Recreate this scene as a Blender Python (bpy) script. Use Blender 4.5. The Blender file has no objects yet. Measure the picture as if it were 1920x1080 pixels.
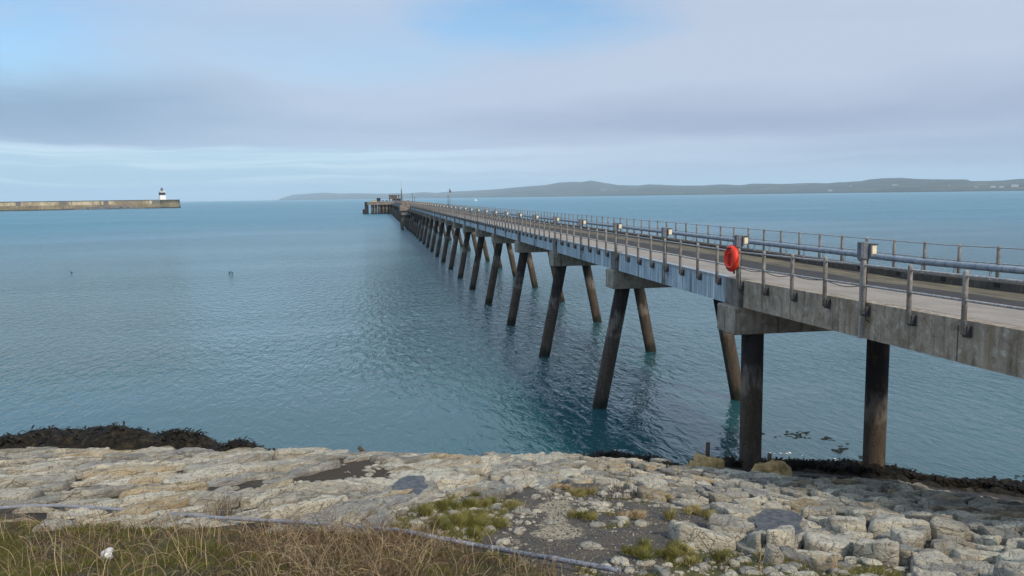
import bpy, bmesh, math, random
import numpy as np
from mathutils import Vector, Matrix, Euler
R = math.radians
random.seed(7); rng = np.random.default_rng(7)
scene = bpy.context.scene
COL = scene.collection

# ------------------------------------------------------------------ camera
F = 1500.0                       # focal length in photo pixels (1920 wide)
EYE = 11.7                       # eye height over the water
_roll = math.atan(-0.0145); _d = (540 - 368) * math.cos(_roll); _p = math.atan(_d / F)
fw = np.array([0, math.cos(_p), -math.sin(_p)])
_up = np.array([0, math.sin(_p), math.cos(_p)]); _rt = np.array([1.0, 0, 0])
_c, _s = math.cos(_roll), math.sin(_roll)
ex = _c * _rt + _s * _up
ey = _s * _rt - _c * _up
CAMP = np.array([0, 0, EYE])
camd = bpy.data.cameras.new('camera'); cam = bpy.data.objects.new('camera', camd); COL.objects.link(cam)
camd.sensor_width = 36; camd.lens = F / 1920 * 36; camd.clip_start = 0.1; camd.clip_end = 80000
m = Matrix(((ex[0], -ey[0], -fw[0], 0), (ex[1], -ey[1], -fw[1], 0), (ex[2], -ey[2], -fw[2], EYE), (0, 0, 0, 1)))
cam.matrix_world = m
scene.camera = cam

# ------------------------------------------------------------------ light
SUN_AZ, SUN_EL = 148.0, 39.0      # azimuth clockwise from +Y
SUN_STRENGTH, SUN_ANGLE = 2.8, 5.0
SKY_STRENGTH = 0.115
CLOUD = 1.0
EXPOSURE = 0.30
scene.view_settings.view_transform = 'Standard'; scene.view_settings.look = 'None'
scene.view_settings.exposure = EXPOSURE; scene.view_settings.gamma = 1.0
scene.view_settings.use_curve_mapping = False
sd = bpy.data.lights.new('sun', 'SUN'); so = bpy.data.objects.new('sun', sd); COL.objects.link(so)
sd.energy = SUN_STRENGTH; sd.angle = R(SUN_ANGLE); sd.color = (1.0, 0.86, 0.66)
sv = Vector((math.sin(R(SUN_AZ)) * math.cos(R(SUN_EL)), math.cos(R(SUN_AZ)) * math.cos(R(SUN_EL)), math.sin(R(SUN_EL))))
so.rotation_euler = sv.to_track_quat('Z', 'Y').to_euler(); so.location = (60, -20, 60)


class NT:
    """small node-tree writer"""
    def __init__(s, tree): s.t = tree; s.n = tree.nodes; s.l = tree.links
    def node(s, typ, **kw):
        n = s.n.new(typ)
        for k, v in kw.items(): setattr(n, k, v)
        return n
    def put(s, sock, v):
        if v is None: return
        if isinstance(v, bpy.types.NodeSocket): s.l.new(v, sock)
        else:
            if sock.type == 'RGBA' and len(v) == 3: v = (*v, 1)
            sock.default_value = v
    def math(s, op, a, b=None, c=None, clamp=False):
        n = s.node('ShaderNodeMath', operation=op, use_clamp=clamp)
        for i, v in enumerate((a, b, c)): s.put(n.inputs[i], v) if v is not None else None
        return n.outputs[0]
    def vmath(s, op, a, b=None):
        n = s.node('ShaderNodeVectorMath', operation=op)
        s.put(n.inputs[0], a)
        if b is not None: s.put(n.inputs[1], b)
        return n.outputs[0]
    def sep(s, v):
        n = s.node('ShaderNodeSeparateXYZ'); s.put(n.inputs[0], v); return n.outputs
    def comb(s, x, y, z):
        n = s.node('ShaderNodeCombineXYZ')
        for i, v in enumerate((x, y, z)): s.put(n.inputs[i], v)
        return n.outputs[0]
    def noise(s, vec, scale=1.0, detail=4.0, rough=0.55, dist=0.0, out=0):
        n = s.node('ShaderNodeTexNoise'); s.put(n.inputs['Vector'], vec); s.put(n.inputs['Scale'], scale)
        s.put(n.inputs['Detail'], detail); s.put(n.inputs['Roughness'], rough); s.put(n.inputs['Distortion'], dist)
        return n.outputs[out]
    def voro(s, vec, scale=1.0, feature='F1', out='Distance', rand=1.0):
        n = s.node('ShaderNodeTexVoronoi', feature=feature); s.put(n.inputs['Vector'], vec); s.put(n.inputs['Scale'], scale)
        s.put(n.inputs['Randomness'], rand)
        return n.outputs[out]
    def ramp(s, v, a, b, lo=0.0, hi=1.0, smooth=True):
        n = s.node('ShaderNodeMapRange', interpolation_type='SMOOTHSTEP' if smooth else 'LINEAR')
        s.put(n.inputs['Value'], v)
        for nm, x in (('From Min', a), ('From Max', b), ('To Min', lo), ('To Max', hi)): s.put(n.inputs[nm], x)
        return n.outputs['Result']
    def mix(s, f, a, b, mode='MIX'):
        n = s.node('ShaderNodeMix', data_type='RGBA', blend_type=mode)
        s.put(n.inputs[0], f); s.put(n.inputs[6], a); s.put(n.inputs[7], b)
        return n.outputs[2]
    def scale(s, vec, sx, sy, sz):
        return s.vmath('MULTIPLY', vec, (sx, sy, sz))
    def bump(s, h, dist=1.0, strength=1.0, normal=None):
        n = s.node('ShaderNodeBump'); s.put(n.inputs['Height'], h); s.put(n.inputs['Distance'], dist); s.put(n.inputs['Strength'], strength)
        if normal is not None: s.put(n.inputs['Normal'], normal)
        return n.outputs[0]


# ------------------------------------------------------------------ sky
world = bpy.data.worlds.new('World'); scene.world = world; world.use_nodes = True
w = NT(world.node_tree); w.n.clear()
gen = w.node('ShaderNodeTexCoord').outputs['Generated']
gx, gy, gz = w.sep(gen)
skyt = w.node('ShaderNodeTexSky', sky_type='NISHITA'); skyt.sun_disc = False
skyt.sun_elevation = R(SUN_EL); skyt.sun_rotation = R(SUN_AZ); skyt.air_density = 1.0; skyt.dust_density = 1.2; skyt.ozone_density = 1.6
el = w.math('ARCSINE', gz)
az = w.math('ARCTAN2', gx, gy)
# cloud sheet coordinates: a flat layer seen from below
den = w.math('ADD', w.math('MAXIMUM', gz, 0.0), 0.07)
px_ = w.math('DIVIDE', gx, den); py_ = w.math('DIVIDE', gy, den)
sheet = w.comb(px_, py_, 0.0)
warp = w.noise(w.scale(sheet, 0.35, 0.22, 1), 1.0, 3.0, 0.5)
elw = w.math('ADD', el, w.math('MULTIPLY', w.math('SUBTRACT', w.noise(w.comb(w.math('MULTIPLY', az, 2.2), w.math('MULTIPLY', el, 9.0), 3.3), 1.0, 4.0, 0.5), 0.5), 0.075))
azw = w.math('ADD', az, w.math('MULTIPLY', w.math('SUBTRACT', w.noise(w.comb(w.math('MULTIPLY', az, 3.0), w.math('MULTIPLY', el, 12.0), 8.1), 1.0, 4.0, 0.5), 0.5), 0.30))
def blob(ca, ce, ra, re, soft=0.6):
    a = w.math('DIVIDE', w.math('SUBTRACT', azw, ca), ra); e = w.math('DIVIDE', w.math('SUBTRACT', elw, ce), re)
    d = w.math('SQRT', w.math('ADD', w.math('MULTIPLY', a, a), w.math('MULTIPLY', e, e)))
    return w.ramp(d, 1.0 - soft, 1.0 + soft, 1.0, 0.0)
def mx(*v):
    o = v[0]
    for x in v[1:]: o = w.math('MAXIMUM', o, x)
    return o
n_big = w.noise(w.scale(sheet, 0.55, 0.30, 1), 1.0, 5.0, 0.55, 0.3)
n_streak = w.noise(w.comb(w.math('MULTIPLY', az, 1.6), w.math('MULTIPLY', elw, 55.0), 1.7), 1.0, 4.0, 0.55)
n_soft = w.noise(w.comb(w.math('MULTIPLY', az, 3.4), w.math('MULTIPLY', elw, 17.0), 5.0), 1.0, 7.0, 0.62, 0.25)
# clear gaps: upper left, upper centre, the streaky strip low on the left; scattered ones elsewhere
gap_hi = mx(blob(-0.60, 0.185, 0.23, 0.055), blob(0.03, 0.205, 0.15, 0.034, 0.55), w.math('MULTIPLY', blob(-0.20, 0.180, 0.22, 0.028, 0.9), 0.5))
gap_lo = w.math('MULTIPLY', w.ramp(elw, 0.073, 0.058, 0.0, 1.0), w.ramp(azw, 0.06, -0.25, 0.12, 1.0))
gap_far = w.math('MULTIPLY', w.ramp(n_big, 0.54, 0.68), w.ramp(el, 0.26, 0.42))
gap = w.math('MULTIPLY', mx(gap_hi, w.math('MULTIPLY', gap_lo, 0.25), w.math('MULTIPLY', gap_far, 0.8)), w.ramp(n_soft, 0.35, 0.62, 1.0, 0.62))
# darker bellies of the cloud sheet
dark = mx(w.math('MULTIPLY', blob(-0.62, 0.108, 0.30, 0.048, 0.7), 0.85),
          w.math('MULTIPLY', blob(0.38, 0.090, 0.40, 0.027, 0.8), 0.75),
          w.math('MULTIPLY', blob(0.55, 0.045, 0.38, 0.030, 0.8), 0.75),
          w.math('MULTIPLY', blob(0.24, 0.045, 0.05, 0.006, 0.9), 0.30))
dark = w.math('ADD', dark, w.math('MULTIPLY', w.math('SUBTRACT', n_soft, 0.5), 0.75), clamp=True)
c_light = w.mix(w.ramp(az, -0.35, 0.35), (0.415, 0.50, 0.635), (0.435, 0.495, 0.615))
c_dark = w.mix(w.ramp(az, -0.45, 0.15), (0.215, 0.32, 0.465), (0.275, 0.33, 0.465))
c_light = w.mix(w.ramp(el, 0.20, 0.45), c_light, (0.50, 0.64, 0.82))
cl = w.mix(dark, c_light, c_dark)
cl = w.mix(w.math('MULTIPLY', blob(0.07, 0.050, 0.26, 0.017, 0.9), 0.55), cl, (0.50, 0.55, 0.66))
cl = w.mix(gap_lo, cl, (0.36, 0.51, 0.66))
cl = w.mix(w.math('MULTIPLY', w.ramp(n_streak, 0.46, 0.62), w.math('MULTIPLY', w.ramp(el, 0.085, 0.05, 0.0, 0.9), w.ramp(az, 0.15, -0.25, 0.15, 1.0))), cl, (0.57, 0.69, 0.80))
cl = w.mix(w.ramp(el, 0.016, 0.0, 0.0, 0.55), cl, (0.46, 0.56, 0.69))
bg_sky = w.node('ShaderNodeBackground'); w.put(bg_sky.inputs[0], w.mix(1.0, skyt.outputs[0], (0.77, 0.95, 1.05), 'MULTIPLY')); bg_sky.inputs[1].default_value = SKY_STRENGTH
bg_cl = w.node('ShaderNodeBackground'); w.put(bg_cl.inputs[0], cl); bg_cl.inputs[1].default_value = CLOUD
gapf = w.math('MULTIPLY', gap, 0.95)
# streaks of white inside the low clear strip
msh = w.node('ShaderNodeMixShader'); w.put(msh.inputs[0], gapf); w.l.new(bg_cl.outputs[0], msh.inputs[1]); w.l.new(bg_sky.outputs[0], msh.inputs[2])
outw = w.node('ShaderNodeOutputWorld'); w.l.new(msh.outputs[0], outw.inputs['Surface'])


# ------------------------------------------------------------------ projection helpers (used to read places off the photograph)
def ray(px, py): return fw * F + ex * (px - 960) + ey * (py - 540)
def at(px, py, z):
    d = ray(px, py); t = (z - EYE) / d[2]; return CAMP + d * t
def proj(P):
    P = np.asarray(P, float); d = P - CAMP; z = d @ fw
    return 960 + F * (d @ ex) / z, 540 + F * (d @ ey) / z, z

# vectorised value noise
def _h(ix, iy, iz, seed):
    n = (ix * 374761393 + iy * 668265263 + iz * 2147483647 + seed * 1274126177) & 0xffffffff
    n = ((n ^ (n >> 13)) * 1274126177) & 0xffffffff
    n = (n ^ (n >> 16)) * 2246822519 & 0xffffffff
    return ((n ^ (n >> 15)) & 0xffff) / 65535.0
def vnoise(x, y, z=0.0, seed=0):
    x = np.asarray(x, float); y = np.asarray(y, float); z = np.broadcast_to(np.asarray(z, float), x.shape)
    ix, iy, iz = np.floor(x).astype(np.int64), np.floor(y).astype(np.int64), np.floor(z).astype(np.int64)
    fx, fy, fz = x - ix, y - iy, z - iz
    fx = fx * fx * (3 - 2 * fx); fy = fy * fy * (3 - 2 * fy); fz = fz * fz * (3 - 2 * fz)
    r = 0
    for a in (0, 1):
        for b in (0, 1):
            for c in (0, 1):
                wgt = (fx if a else 1 - fx) * (fy if b else 1 - fy) * (fz if c else 1 - fz)
                r = r + wgt * _h(ix + a, iy + b, iz + c, seed)
    return r
def fbm(x, y, z=0.0, octv=4, seed=0, gain=0.5):
    s = 0; a = 1; t = 0
    for o in range(octv):
        s = s + a * vnoise(np.asarray(x) * 2 ** o, np.asarray(y) * 2 ** o, np.asarray(z) * 2 ** o, seed + o); t += a; a *= gain
    return s / t - 0.5
def sstep(a, b, x):
    t = np.clip((np.asarray(x, float) - a) / (b - a), 0, 1); return t * t * (3 - 2 * t)

# ------------------------------------------------------------------ object helpers
def link(o, parent=None):
    COL.objects.link(o)
    if parent is not None: o.parent = parent
    return o
def tag(o, label=None, cat=None, group=None, kind=None):
    if label: o['label'] = label
    if cat: o['category'] = cat
    if group: o['group'] = group
    if kind: o['kind'] = kind
    return o
def empty(name, loc=(0, 0, 0), rz=0.0, **kw):
    o = bpy.data.objects.new(name, None); o.location = loc; o.rotation_euler = (0, 0, rz); o.empty_display_size = 0.2
    link(o); tag(o, **kw); return o
def obj(name, me, mat=None, parent=None, loc=None, **kw):
    if isinstance(me, bmesh.types.BMesh):
        b = me; me = bpy.data.meshes.new(name); b.to_mesh(me); b.free()
    if mat is not None and not me.materials: me.materials.append(mat)
    o = bpy.data.objects.new(name, me); link(o, parent)
    if loc is not None: o.location = loc
    tag(o, **kw); return o
def copy(o, parent=None, loc=None):
    c = o.copy(); link(c)
    c.parent = parent
    if loc is not None: c.location = loc
    return c
def np_mesh(name, V, T, smooth=False, attrs=None):
    """V (n,3), T (m,3) or (m,4)"""
    V = np.ascontiguousarray(V, np.float32); T = np.ascontiguousarray(T, np.int32); k = T.shape[1]
    me = bpy.data.meshes.new(name); me.vertices.add(len(V)); me.vertices.foreach_set('co', V.ravel())
    me.loops.add(T.size); me.loops.foreach_set('vertex_index', T.ravel())
    me.polygons.add(len(T)); me.polygons.foreach_set('loop_start', np.arange(0, T.size, k, dtype=np.int32))
    try: me.polygons.foreach_set('loop_total', np.full(len(T), k, np.int32))
    except Exception: pass
    for nm, a in (attrs or {}).items():
        at_ = me.attributes.new(nm, 'FLOAT', 'POINT'); at_.data.foreach_set('value', np.ascontiguousarray(a, np.float32))
    me.update(calc_edges=True)
    if smooth: me.polygons.foreach_set('use_smooth', np.ones(len(T), bool))
    return me
def bx(bm, x0, x1, y0, y1, z0, z1, bevel=0.0, f=None):
    vs = [bm.verts.new((x, y, z)) for z in (z0, z1) for (x, y) in ((x0, y0), (x1, y0), (x1, y1), (x0, y1))]
    if f: 
        for v in vs: v.co = f(v.co)
    fs = []
    for q in ((3, 2, 1, 0), (4, 5, 6, 7), (0, 1, 5, 4), (1, 2, 6, 5), (2, 3, 7, 6), (3, 0, 4, 7)):
        fs.append(bm.faces.new([vs[i] for i in q]))
    if bevel:
        es = list({e for q in fs for e in q.edges})
        bmesh.ops.bevel(bm, geom=es, offset=bevel, segments=1, affect='EDGES')
def tube(bm, pts, r, n=8, cap=True, smooth=True):
    rings = []
    for i, p in enumerate(pts):
        p = Vector(p); a = Vector(pts[max(i - 1, 0)]); b = Vector(pts[min(i + 1, len(pts) - 1)])
        d = (b - a).normalized(); u = d.cross(Vector((0, 0, 1)))
        if u.length < 1e-3: u = d.cross(Vector((1, 0, 0)))
        u.normalize(); v = u.cross(d)
        rr = r[i] if isinstance(r, (list, tuple)) else r
        rings.append([bm.verts.new(p + (u * math.cos(t) + v * math.sin(t)) * rr) for t in [2 * math.pi * k / n for k in range(n)]])
    for a, b in zip(rings, rings[1:]):
        for k in range(n):
            f = bm.faces.new((a[k], a[(k + 1) % n], b[(k + 1) % n], b[k])); f.smooth = smooth
    if cap:
        bm.faces.new(list(reversed(rings[0]))) if n > 2 else None
        bm.faces.new(rings[-1])
    return rings
def lathe(bm, prof, n=24, axis='z', origin=(0, 0, 0), smooth=True):
    """prof: list of (r, h)"""
    rings = []
    for r, h in prof:
        ring = []
        for k in range(n):
            t = 2 * math.pi * k / n; a, b = r * math.cos(t), r * math.sin(t)
            co = {'z': (a, b, h), 'x': (h, a, b), 'y': (a, h, b)}[axis]
            ring.append(bm.verts.new(Vector(co) + Vector(origin)))
        rings.append(ring)
    for p, q in zip(rings, rings[1:]):
        for k in range(n):
            f = bm.faces.new((p[k], p[(k + 1) % n], q[(k + 1) % n], q[k])); f.smooth = smooth
    bm.faces.new(list(reversed(rings[0]))); bm.faces.new(rings[-1])
    bmesh.ops.recalc_face_normals(bm, faces=bm.faces[:])

# ------------------------------------------------------------------ materials
def mat(name):
    mt = bpy.data.materials.new(name); mt.use_nodes = True
    t = NT(mt.node_tree); t.bsdf = t.n['Principled BSDF']; t.bsdf.inputs['Specular IOR Level'].default_value = 0.3
    t.pos = t.node('ShaderNodeNewGeometry').outputs['Position']
    tc = t.node('ShaderNodeTexCoord'); t.oc = tc.outputs['Object']; t.gen = tc.outputs['Generated']
    t.rnd = t.node('ShaderNodeObjectInfo').outputs['Random']
    return mt, t
def fin(t, col=None, rough=None, normal=None, **kw):
    i = t.bsdf.inputs
    if col is not None: t.put(i['Base Color'], col)
    if rough is not None: t.put(i['Roughness'], rough)
    if normal is not None: t.put(i['Normal'], normal)
    for k, v in kw.items(): t.put(i[k.replace('_', ' ')], v)

def m_simple(name, col, rough=0.6, var=0.25, scale=6.0, metallic=0.0, bumpd=0.004):
    mt, t = mat(name)
    n = t.noise(t.pos, scale, 5, 0.6)
    n2 = t.noise(t.pos, scale * 6, 3, 0.6)
    v = t.math('ADD', t.math('MULTIPLY', n, 0.7), t.math('MULTIPLY', n2, 0.3))
    dk = tuple(c * (1 - var) for c in col); lt = tuple(min(c * (1 + var), 0.9) for c in col)
    fin(t, t.mix(t.ramp(v, 0.33, 0.67), dk, lt), rough, t.bump(v, bumpd * 4, 0.6), Metallic=metallic)
    return mt

def m_streaked(name, base, light, stain, warmth=0.3, algae=None):
    """weathered concrete with vertical run-down streaks"""
    mt, t = mat(name)
    p = t.pos
    st = t.noise(t.scale(p, 6.0, 6.0, 0.45), 1.0, 5, 0.65)
    st2 = t.noise(t.scale(p, 17.0, 17.0, 0.8), 1.0, 4, 0.6)
    bl = t.noise(p, 1.1, 5, 0.6)
    gr = t.noise(p, 22.0, 4, 0.7)
    c = t.mix(t.ramp(bl, 0.35, 0.65), base, tuple(x * 0.72 for x in base))
    c = t.mix(t.ramp(st, 0.50, 0.72, 0, 0.45), c, light)
    bo = t.noise(p, 3.2, 6, 0.7, 0.6)
    c = t.mix(t.ramp(st2, 0.58, 0.75, 0, 0.3), c, light); c = t.mix(t.ramp(bo, 0.54, 0.68, 0, 0.7), c, light); c = t.mix(t.ramp(bo, 0.50, 0.37, 0, 0.75), c, tuple(x * f_ for x, f_ in zip(base, (0.42, 0.38, 0.33))))
    c = t.mix(t.ramp(st, 0.47, 0.30, 0, 0.85), c, stain)
    c = t.mix(t.math('MULTIPLY', t.ramp(t.noise(t.scale(p, 2.6, 2.6, 0.35), 1.0, 3, 0.6), 0.55, 0.72), warmth), c, (0.22, 0.16, 0.085))
    c = t.mix(t.ramp(gr, 0.40, 0.62, 0.35, 0.0), c, tuple(x * 0.45 for x in base))
    h = t.math('ADD', t.math('MULTIPLY', gr, 0.5), t.math('MULTIPLY', st2, 0.5))
    fin(t, c, 0.88, t.bump(h, 0.02, 0.8))
    return mt

M = {}
M['concrete'] = m_streaked('weathered concrete', (0.37, 0.315, 0.25), (0.56, 0.505, 0.43), (0.11, 0.085, 0.062), 0.8)
M['cap'] = m_streaked('pile cap concrete', (0.33, 0.295, 0.245), (0.50, 0.455, 0.39), (0.08, 0.066, 0.052), 0.6)
M['pilaster'] = m_streaked('dark stained concrete', (0.19, 0.18, 0.17), (0.33, 0.315, 0.30), (0.04, 0.037, 0.034), 0.2)

mt, t = mat('blue grey side panel')
p = t.pos
st = t.noise(t.scale(p, 7.0, 7.0, 0.22), 1.0, 5, 0.65); st2 = t.noise(t.scale(p, 26.0, 26.0, 0.5), 1.0, 3, 0.6); bl = t.noise(p, 1.6, 4, 0.6)
c = t.mix(t.ramp(bl, 0.35, 0.65), (0.32, 0.42, 0.49), (0.22, 0.30, 0.36))
c = t.mix(t.math('MULTIPLY', t.rnd, 0.40), c, (0.28, 0.33, 0.38))
c = t.mix(t.ramp(st, 0.50, 0.64, 0, 0.6), c, (0.76, 0.80, 0.84))
c = t.mix(t.ramp(st2, 0.55, 0.68, 0, 0.5), c, (0.74, 0.79, 0.83))
c = t.mix(t.ramp(st, 0.45, 0.33, 0, 0.7), c, (0.11, 0.165, 0.19))
g = t.sep(t.gen)[1]; gzz = t.sep(t.gen)[2]
edge = t.math('MULTIPLY', t.ramp(t.math('ADD', g, t.math('MULTIPLY', t.math('SUBTRACT', bl, 0.5), 0.03)), 0.045, 0.005), t.ramp(gzz, 1.0, 0.5, 0.5, 1.0))
c = t.mix(edge, c, (0.012, 0.05, 0.045))
c = t.mix(t.ramp(gzz, 0.82, 0.93, 0, 0.55), c, (0.20, 0.205, 0.21))
fin(t, c, 0.62, t.bump(t.math('ADD', st2, bl), 0.006, 0.7)); M['panel'] = mt

mt, t = mat('pile with tide marks')
p = t.pos; z = t.sep(p)[2]
n1 = t.noise(p, 1.3, 5, 0.6); n2 = t.noise(t.scale(p, 5, 5, 1.2), 1.0, 5, 0.65); n3 = t.noise(p, 25, 3, 0.6)
wob = t.math('ADD', z, t.math('MULTIPLY', t.math('SUBTRACT', n1, 0.5), 2.4))
wob = t.math('ADD', wob, t.math('MULTIPLY', t.math('SUBTRACT', t.rnd, 0.5), 1.6))
c = t.mix(t.ramp(n2, 0.35, 0.65), (0.026, 0.024, 0.024), (0.013, 0.013, 0.016))          # bitumen coat above
rust = t.math('MULTIPLY', t.ramp(n2, 0.46, 0.62), t.ramp(n1, 0.42, 0.60))
c = t.mix(t.math('MULTIPLY', rust, 0.55), c, (0.13, 0.075, 0.032))
low = t.mix(t.ramp(n2, 0.3, 0.7), (0.040, 0.030, 0.023), (0.085, 0.062, 0.046))           # grown-over tidal zone
c = t.mix(t.ramp(wob, 4.3, 3.7), c, low)
band = t.math('MULTIPLY', t.ramp(wob, 3.3, 3.8), t.ramp(wob, 4.9, 4.2))
c = t.mix(t.math('MULTIPLY', band, t.ramp(n2, 0.36, 0.60, 0.05, 0.75)), c, (0.21, 0.185, 0.16))
c = t.mix(t.math('MULTIPLY', t.ramp(n3, 0.50, 0.62, 0, 0.4), t.ramp(wob, 3.9, 3.2)), c, (0.17, 0.15, 0.125))
c = t.mix(t.ramp(t.math('ADD', z, t.math('MULTIPLY', n2, 1.2)), 1.6, 0.9), c, (0.016, 0.018, 0.012))
fin(t, c, 0.8, t.bump(t.math('ADD', t.math('MULTIPLY', n2, 0.6), t.math('MULTIPLY', n3, 0.4)), 0.09, 1.0)); M['pile'] = mt

mt, t = mat('walkway concrete')
n1 = t.noise(t.scale(t.oc, 1.0, 0.35, 1), 1.6, 5, 0.6); n2 = t.noise(t.pos, 30, 4, 0.75); n3 = t.noise(t.scale(t.oc, 5, 0.5, 1), 1.0, 4, 0.6)
c = t.mix(t.ramp(n1, 0.35, 0.65), (0.32, 0.28, 0.245), (0.25, 0.22, 0.195))
c = t.mix(t.ramp(n3, 0.56, 0.72, 0, 0.5), c, (0.37, 0.34, 0.31))
c = t.mix(t.ramp(n2, 0.36, 0.60, 0.45, 0), c, (0.13, 0.115, 0.10))
c = t.mix(t.ramp(n2, 0.62, 0.72, 0, 0.4), c, (0.46, 0.43, 0.39))
fin(t, c, 0.9, t.bump(n2, 0.012, 0.8)); M['walk'] = mt

mt, t = mat('roadway asphalt')
x = t.sep(t.oc)[0]; n1 = t.noise(t.scale(t.oc, 1.4, 0.25, 1), 1.0, 5, 0.6); n2 = t.noise(t.pos, 24, 4, 0.7); n3 = t.noise(t.scale(t.oc, 6, 0.5, 1), 1.0, 4, 0.6)
xm = t.math('ADD', x, t.math('MULTIPLY', t.math('SUBTRACT', n1, 0.5), 1.1))
moss = t.math('MULTIPLY', t.ramp(xm, 5.0, 5.5), t.ramp(n3, 0.30, 0.55, 0.5, 1.0))
c = t.mix(t.ramp(n2, 0.35, 0.65), (0.024, 0.022, 0.022), (0.046, 0.042, 0.040))
c = t.mix(t.math('MULTIPLY', t.ramp(n3, 0.52, 0.7), 0.5), c, (0.085, 0.078, 0.068))
c = t.mix(moss, c, t.mix(t.ramp(n3, 0.4, 0.65), (0.095, 0.082, 0.060), (0.17, 0.14, 0.085)))
fin(t, c, 0.85, t.bump(n2, 0.01, 0.7)); M['road'] = mt
M['kerb'] = m_streaked('kerb concrete', (0.095, 0.085, 0.075), (0.15, 0.135, 0.12), (0.04, 0.036, 0.033), 0.3)
M['steel'] = m_simple('galvanised rail steel', (0.33, 0.32, 0.32), 0.55, 0.45, 14, 0.25)
M['post'] = m_streaked('rusting painted post', (0.30, 0.28, 0.265), (0.46, 0.44, 0.42), (0.10, 0.075, 0.062), 0.35)
M['bracket'] = m_simple('dark bracket steel', (0.055, 0.055, 0.065), 0.6, 0.4, 18)
M['dark'] = m_simple('black rubber', (0.014, 0.014, 0.016), 0.7, 0.3, 10)
M['lamp'] = m_simple('cream lamp glass', (0.72, 0.64, 0.46), 0.35, 0.12, 12)
M['lampbody'] = m_simple('grey lamp plate', (0.13, 0.14, 0.165), 0.6, 0.3, 20)
mt, t = mat('pipe lagging'); n1 = t.noise(t.pos, 3.0, 4, 0.6); n2 = t.noise(t.scale(t.pos, 14, 14, 14), 1.0, 4, 0.6)
c = t.mix(t.ramp(n1, 0.35, 0.65), (0.26, 0.295, 0.35), (0.19, 0.22, 0.265)); c = t.mix(t.ramp(n2, 0.58, 0.75, 0, 0.5), c, (0.40, 0.42, 0.45)); c = t.mix(t.ramp(n2, 0.42, 0.28, 0, 0.4), c, (0.12, 0.12, 0.13))
fin(t, c, 0.5, t.bump(n2, 0.006, 0.6)); M['pipe'] = mt
M['red'] = m_simple('orange red plastic', (0.72, 0.045, 0.018), 0.45, 0.12, 5)
M['reddark'] = m_simple('recess shaded red plastic', (0.58, 0.025, 0.016), 0.5, 0.1, 5)  # same red as the shell, with the recess shade put into the colour
M['rust'] = m_simple('rusty brown steel', (0.115, 0.085, 0.065), 0.8, 0.5, 1.2)
M['headdeck'] = m_simple('jetty head concrete', (0.20, 0.165, 0.14), 0.9, 0.4, 0.8)
M['white'] = m_simple('white paint', (0.78, 0.78, 0.78), 0.5, 0.08, 0.4)
M['house'] = m_simple('haze dulled white render', (0.46, 0.46, 0.44), 0.7, 0.1, 0.2)  # white walls greyed in the colour to add distance haze
M['yellow'] = m_simple('faded yellow paint', (0.55, 0.43, 0.13), 0.6, 0.15, 1.0)
M['slate'] = m_simple('slate roof', (0.12, 0.125, 0.14), 0.7, 0.2, 0.3)

# rock ---------------------------------------------------------------
def rockmat(name, pal, ang=29, strata=(5.0, 1.1), wet=0.0):
    mt, t = mat(name)
    p = t.pos
    ta = t.node('ShaderNodeAttribute', attribute_name='tint').outputs['Fac']
    tb = t.node('ShaderNodeAttribute', attribute_name='hue').outputs['Fac']
    dirv = t.node('ShaderNodeVectorRotate', rotation_type='Z_AXIS'); t.put(dirv.inputs['Vector'], p); dirv.inputs['Angle'].default_value = R(ang)
    q = dirv.outputs[0]
    q = t.vmath('ADD', q, t.comb(t.math('MULTIPLY', tb, 17.0), 0.0, t.math('MULTIPLY', ta, 9.0)))
    stn = t.noise(t.scale(q, strata[0], strata[1], 9.0), 1.0, 6, 0.65, 0.4)
    big = t.noise(q, 1.5, 5, 0.6); fine = t.noise(q, 16.0, 5, 0.7); grit = t.noise(q, 70.0, 3, 0.7)
    c = t.mix(t.ramp(ta, 0.15, 0.85, smooth=False), pal[0], pal[1])
    c = t.mix(t.ramp(tb, 0.80, 1.0, 0, 0.7), c, pal[2])
    c = t.mix(t.ramp(tb, 0.16, 0.04), c, pal[3])
    c = t.mix(t.ramp(big, 0.42, 0.66, 0, 0.55), c, pal[4])
    c = t.mix(t.ramp(stn, 0.46, 0.34, 0, 0.55), c, pal[5])
    c = t.mix(t.ramp(stn, 0.55, 0.75, 0, 0.5), c, pal[6])
    c = t.mix(t.ramp(fine, 0.475, 0.35, 0, 0.75), c, pal[5])
    c = t.mix(t.ramp(t.noise(q, 5.0, 4, 0.6), 0.60, 0.72, 0, 0.35), c, pal[2])
    c = t.mix(t.math('MULTIPLY', t.ramp(t.noise(q, 28.0, 3, 0.6), 0.62, 0.70), 0.55), c, (0.055, 0.052, 0.046))
    cr = t.voro(t.vmath('ADD', t.scale(q, 4.5, 1.6, 3.0), t.comb(t.math('MULTIPLY', big, 0.9), t.math('MULTIPLY', fine, 0.25), 0.0)), 1.0, 'DISTANCE_TO_EDGE')
    crk = t.ramp(cr, 0.03, 0.0)
    c = t.mix(t.math('MULTIPLY', t.math('MULTIPLY', crk, t.ramp(big, 0.45, 0.6)), 0.5), c, (0.08, 0.07, 0.058))
    pt = t.noise(p, 0.55, 5, 0.65, 0.3)
    c = t.mix(t.ramp(pt, 0.53, 0.68, 0, 0.6), c, (0.20, 0.165, 0.12))
    h = t.math('ADD', t.math('MULTIPLY', stn, 0.55), t.math('MULTIPLY', fine, 0.30))
    h = t.math('ADD', h, t.math('MULTIPLY', grit, 0.08))
    h = t.math('SUBTRACT', h, t.math('MULTIPLY', crk, 0.12))
    fin(t, c, 0.9 - wet, t.bump(h, 0.24, 1.0))
    return mt
PAL = ((0.235, 0.225, 0.205), (0.62, 0.57, 0.465), (0.42, 0.30, 0.15), (0.27, 0.265, 0.26), (0.62, 0.57, 0.45), (0.115, 0.10, 0.082), (0.70, 0.655, 0.55))
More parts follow.
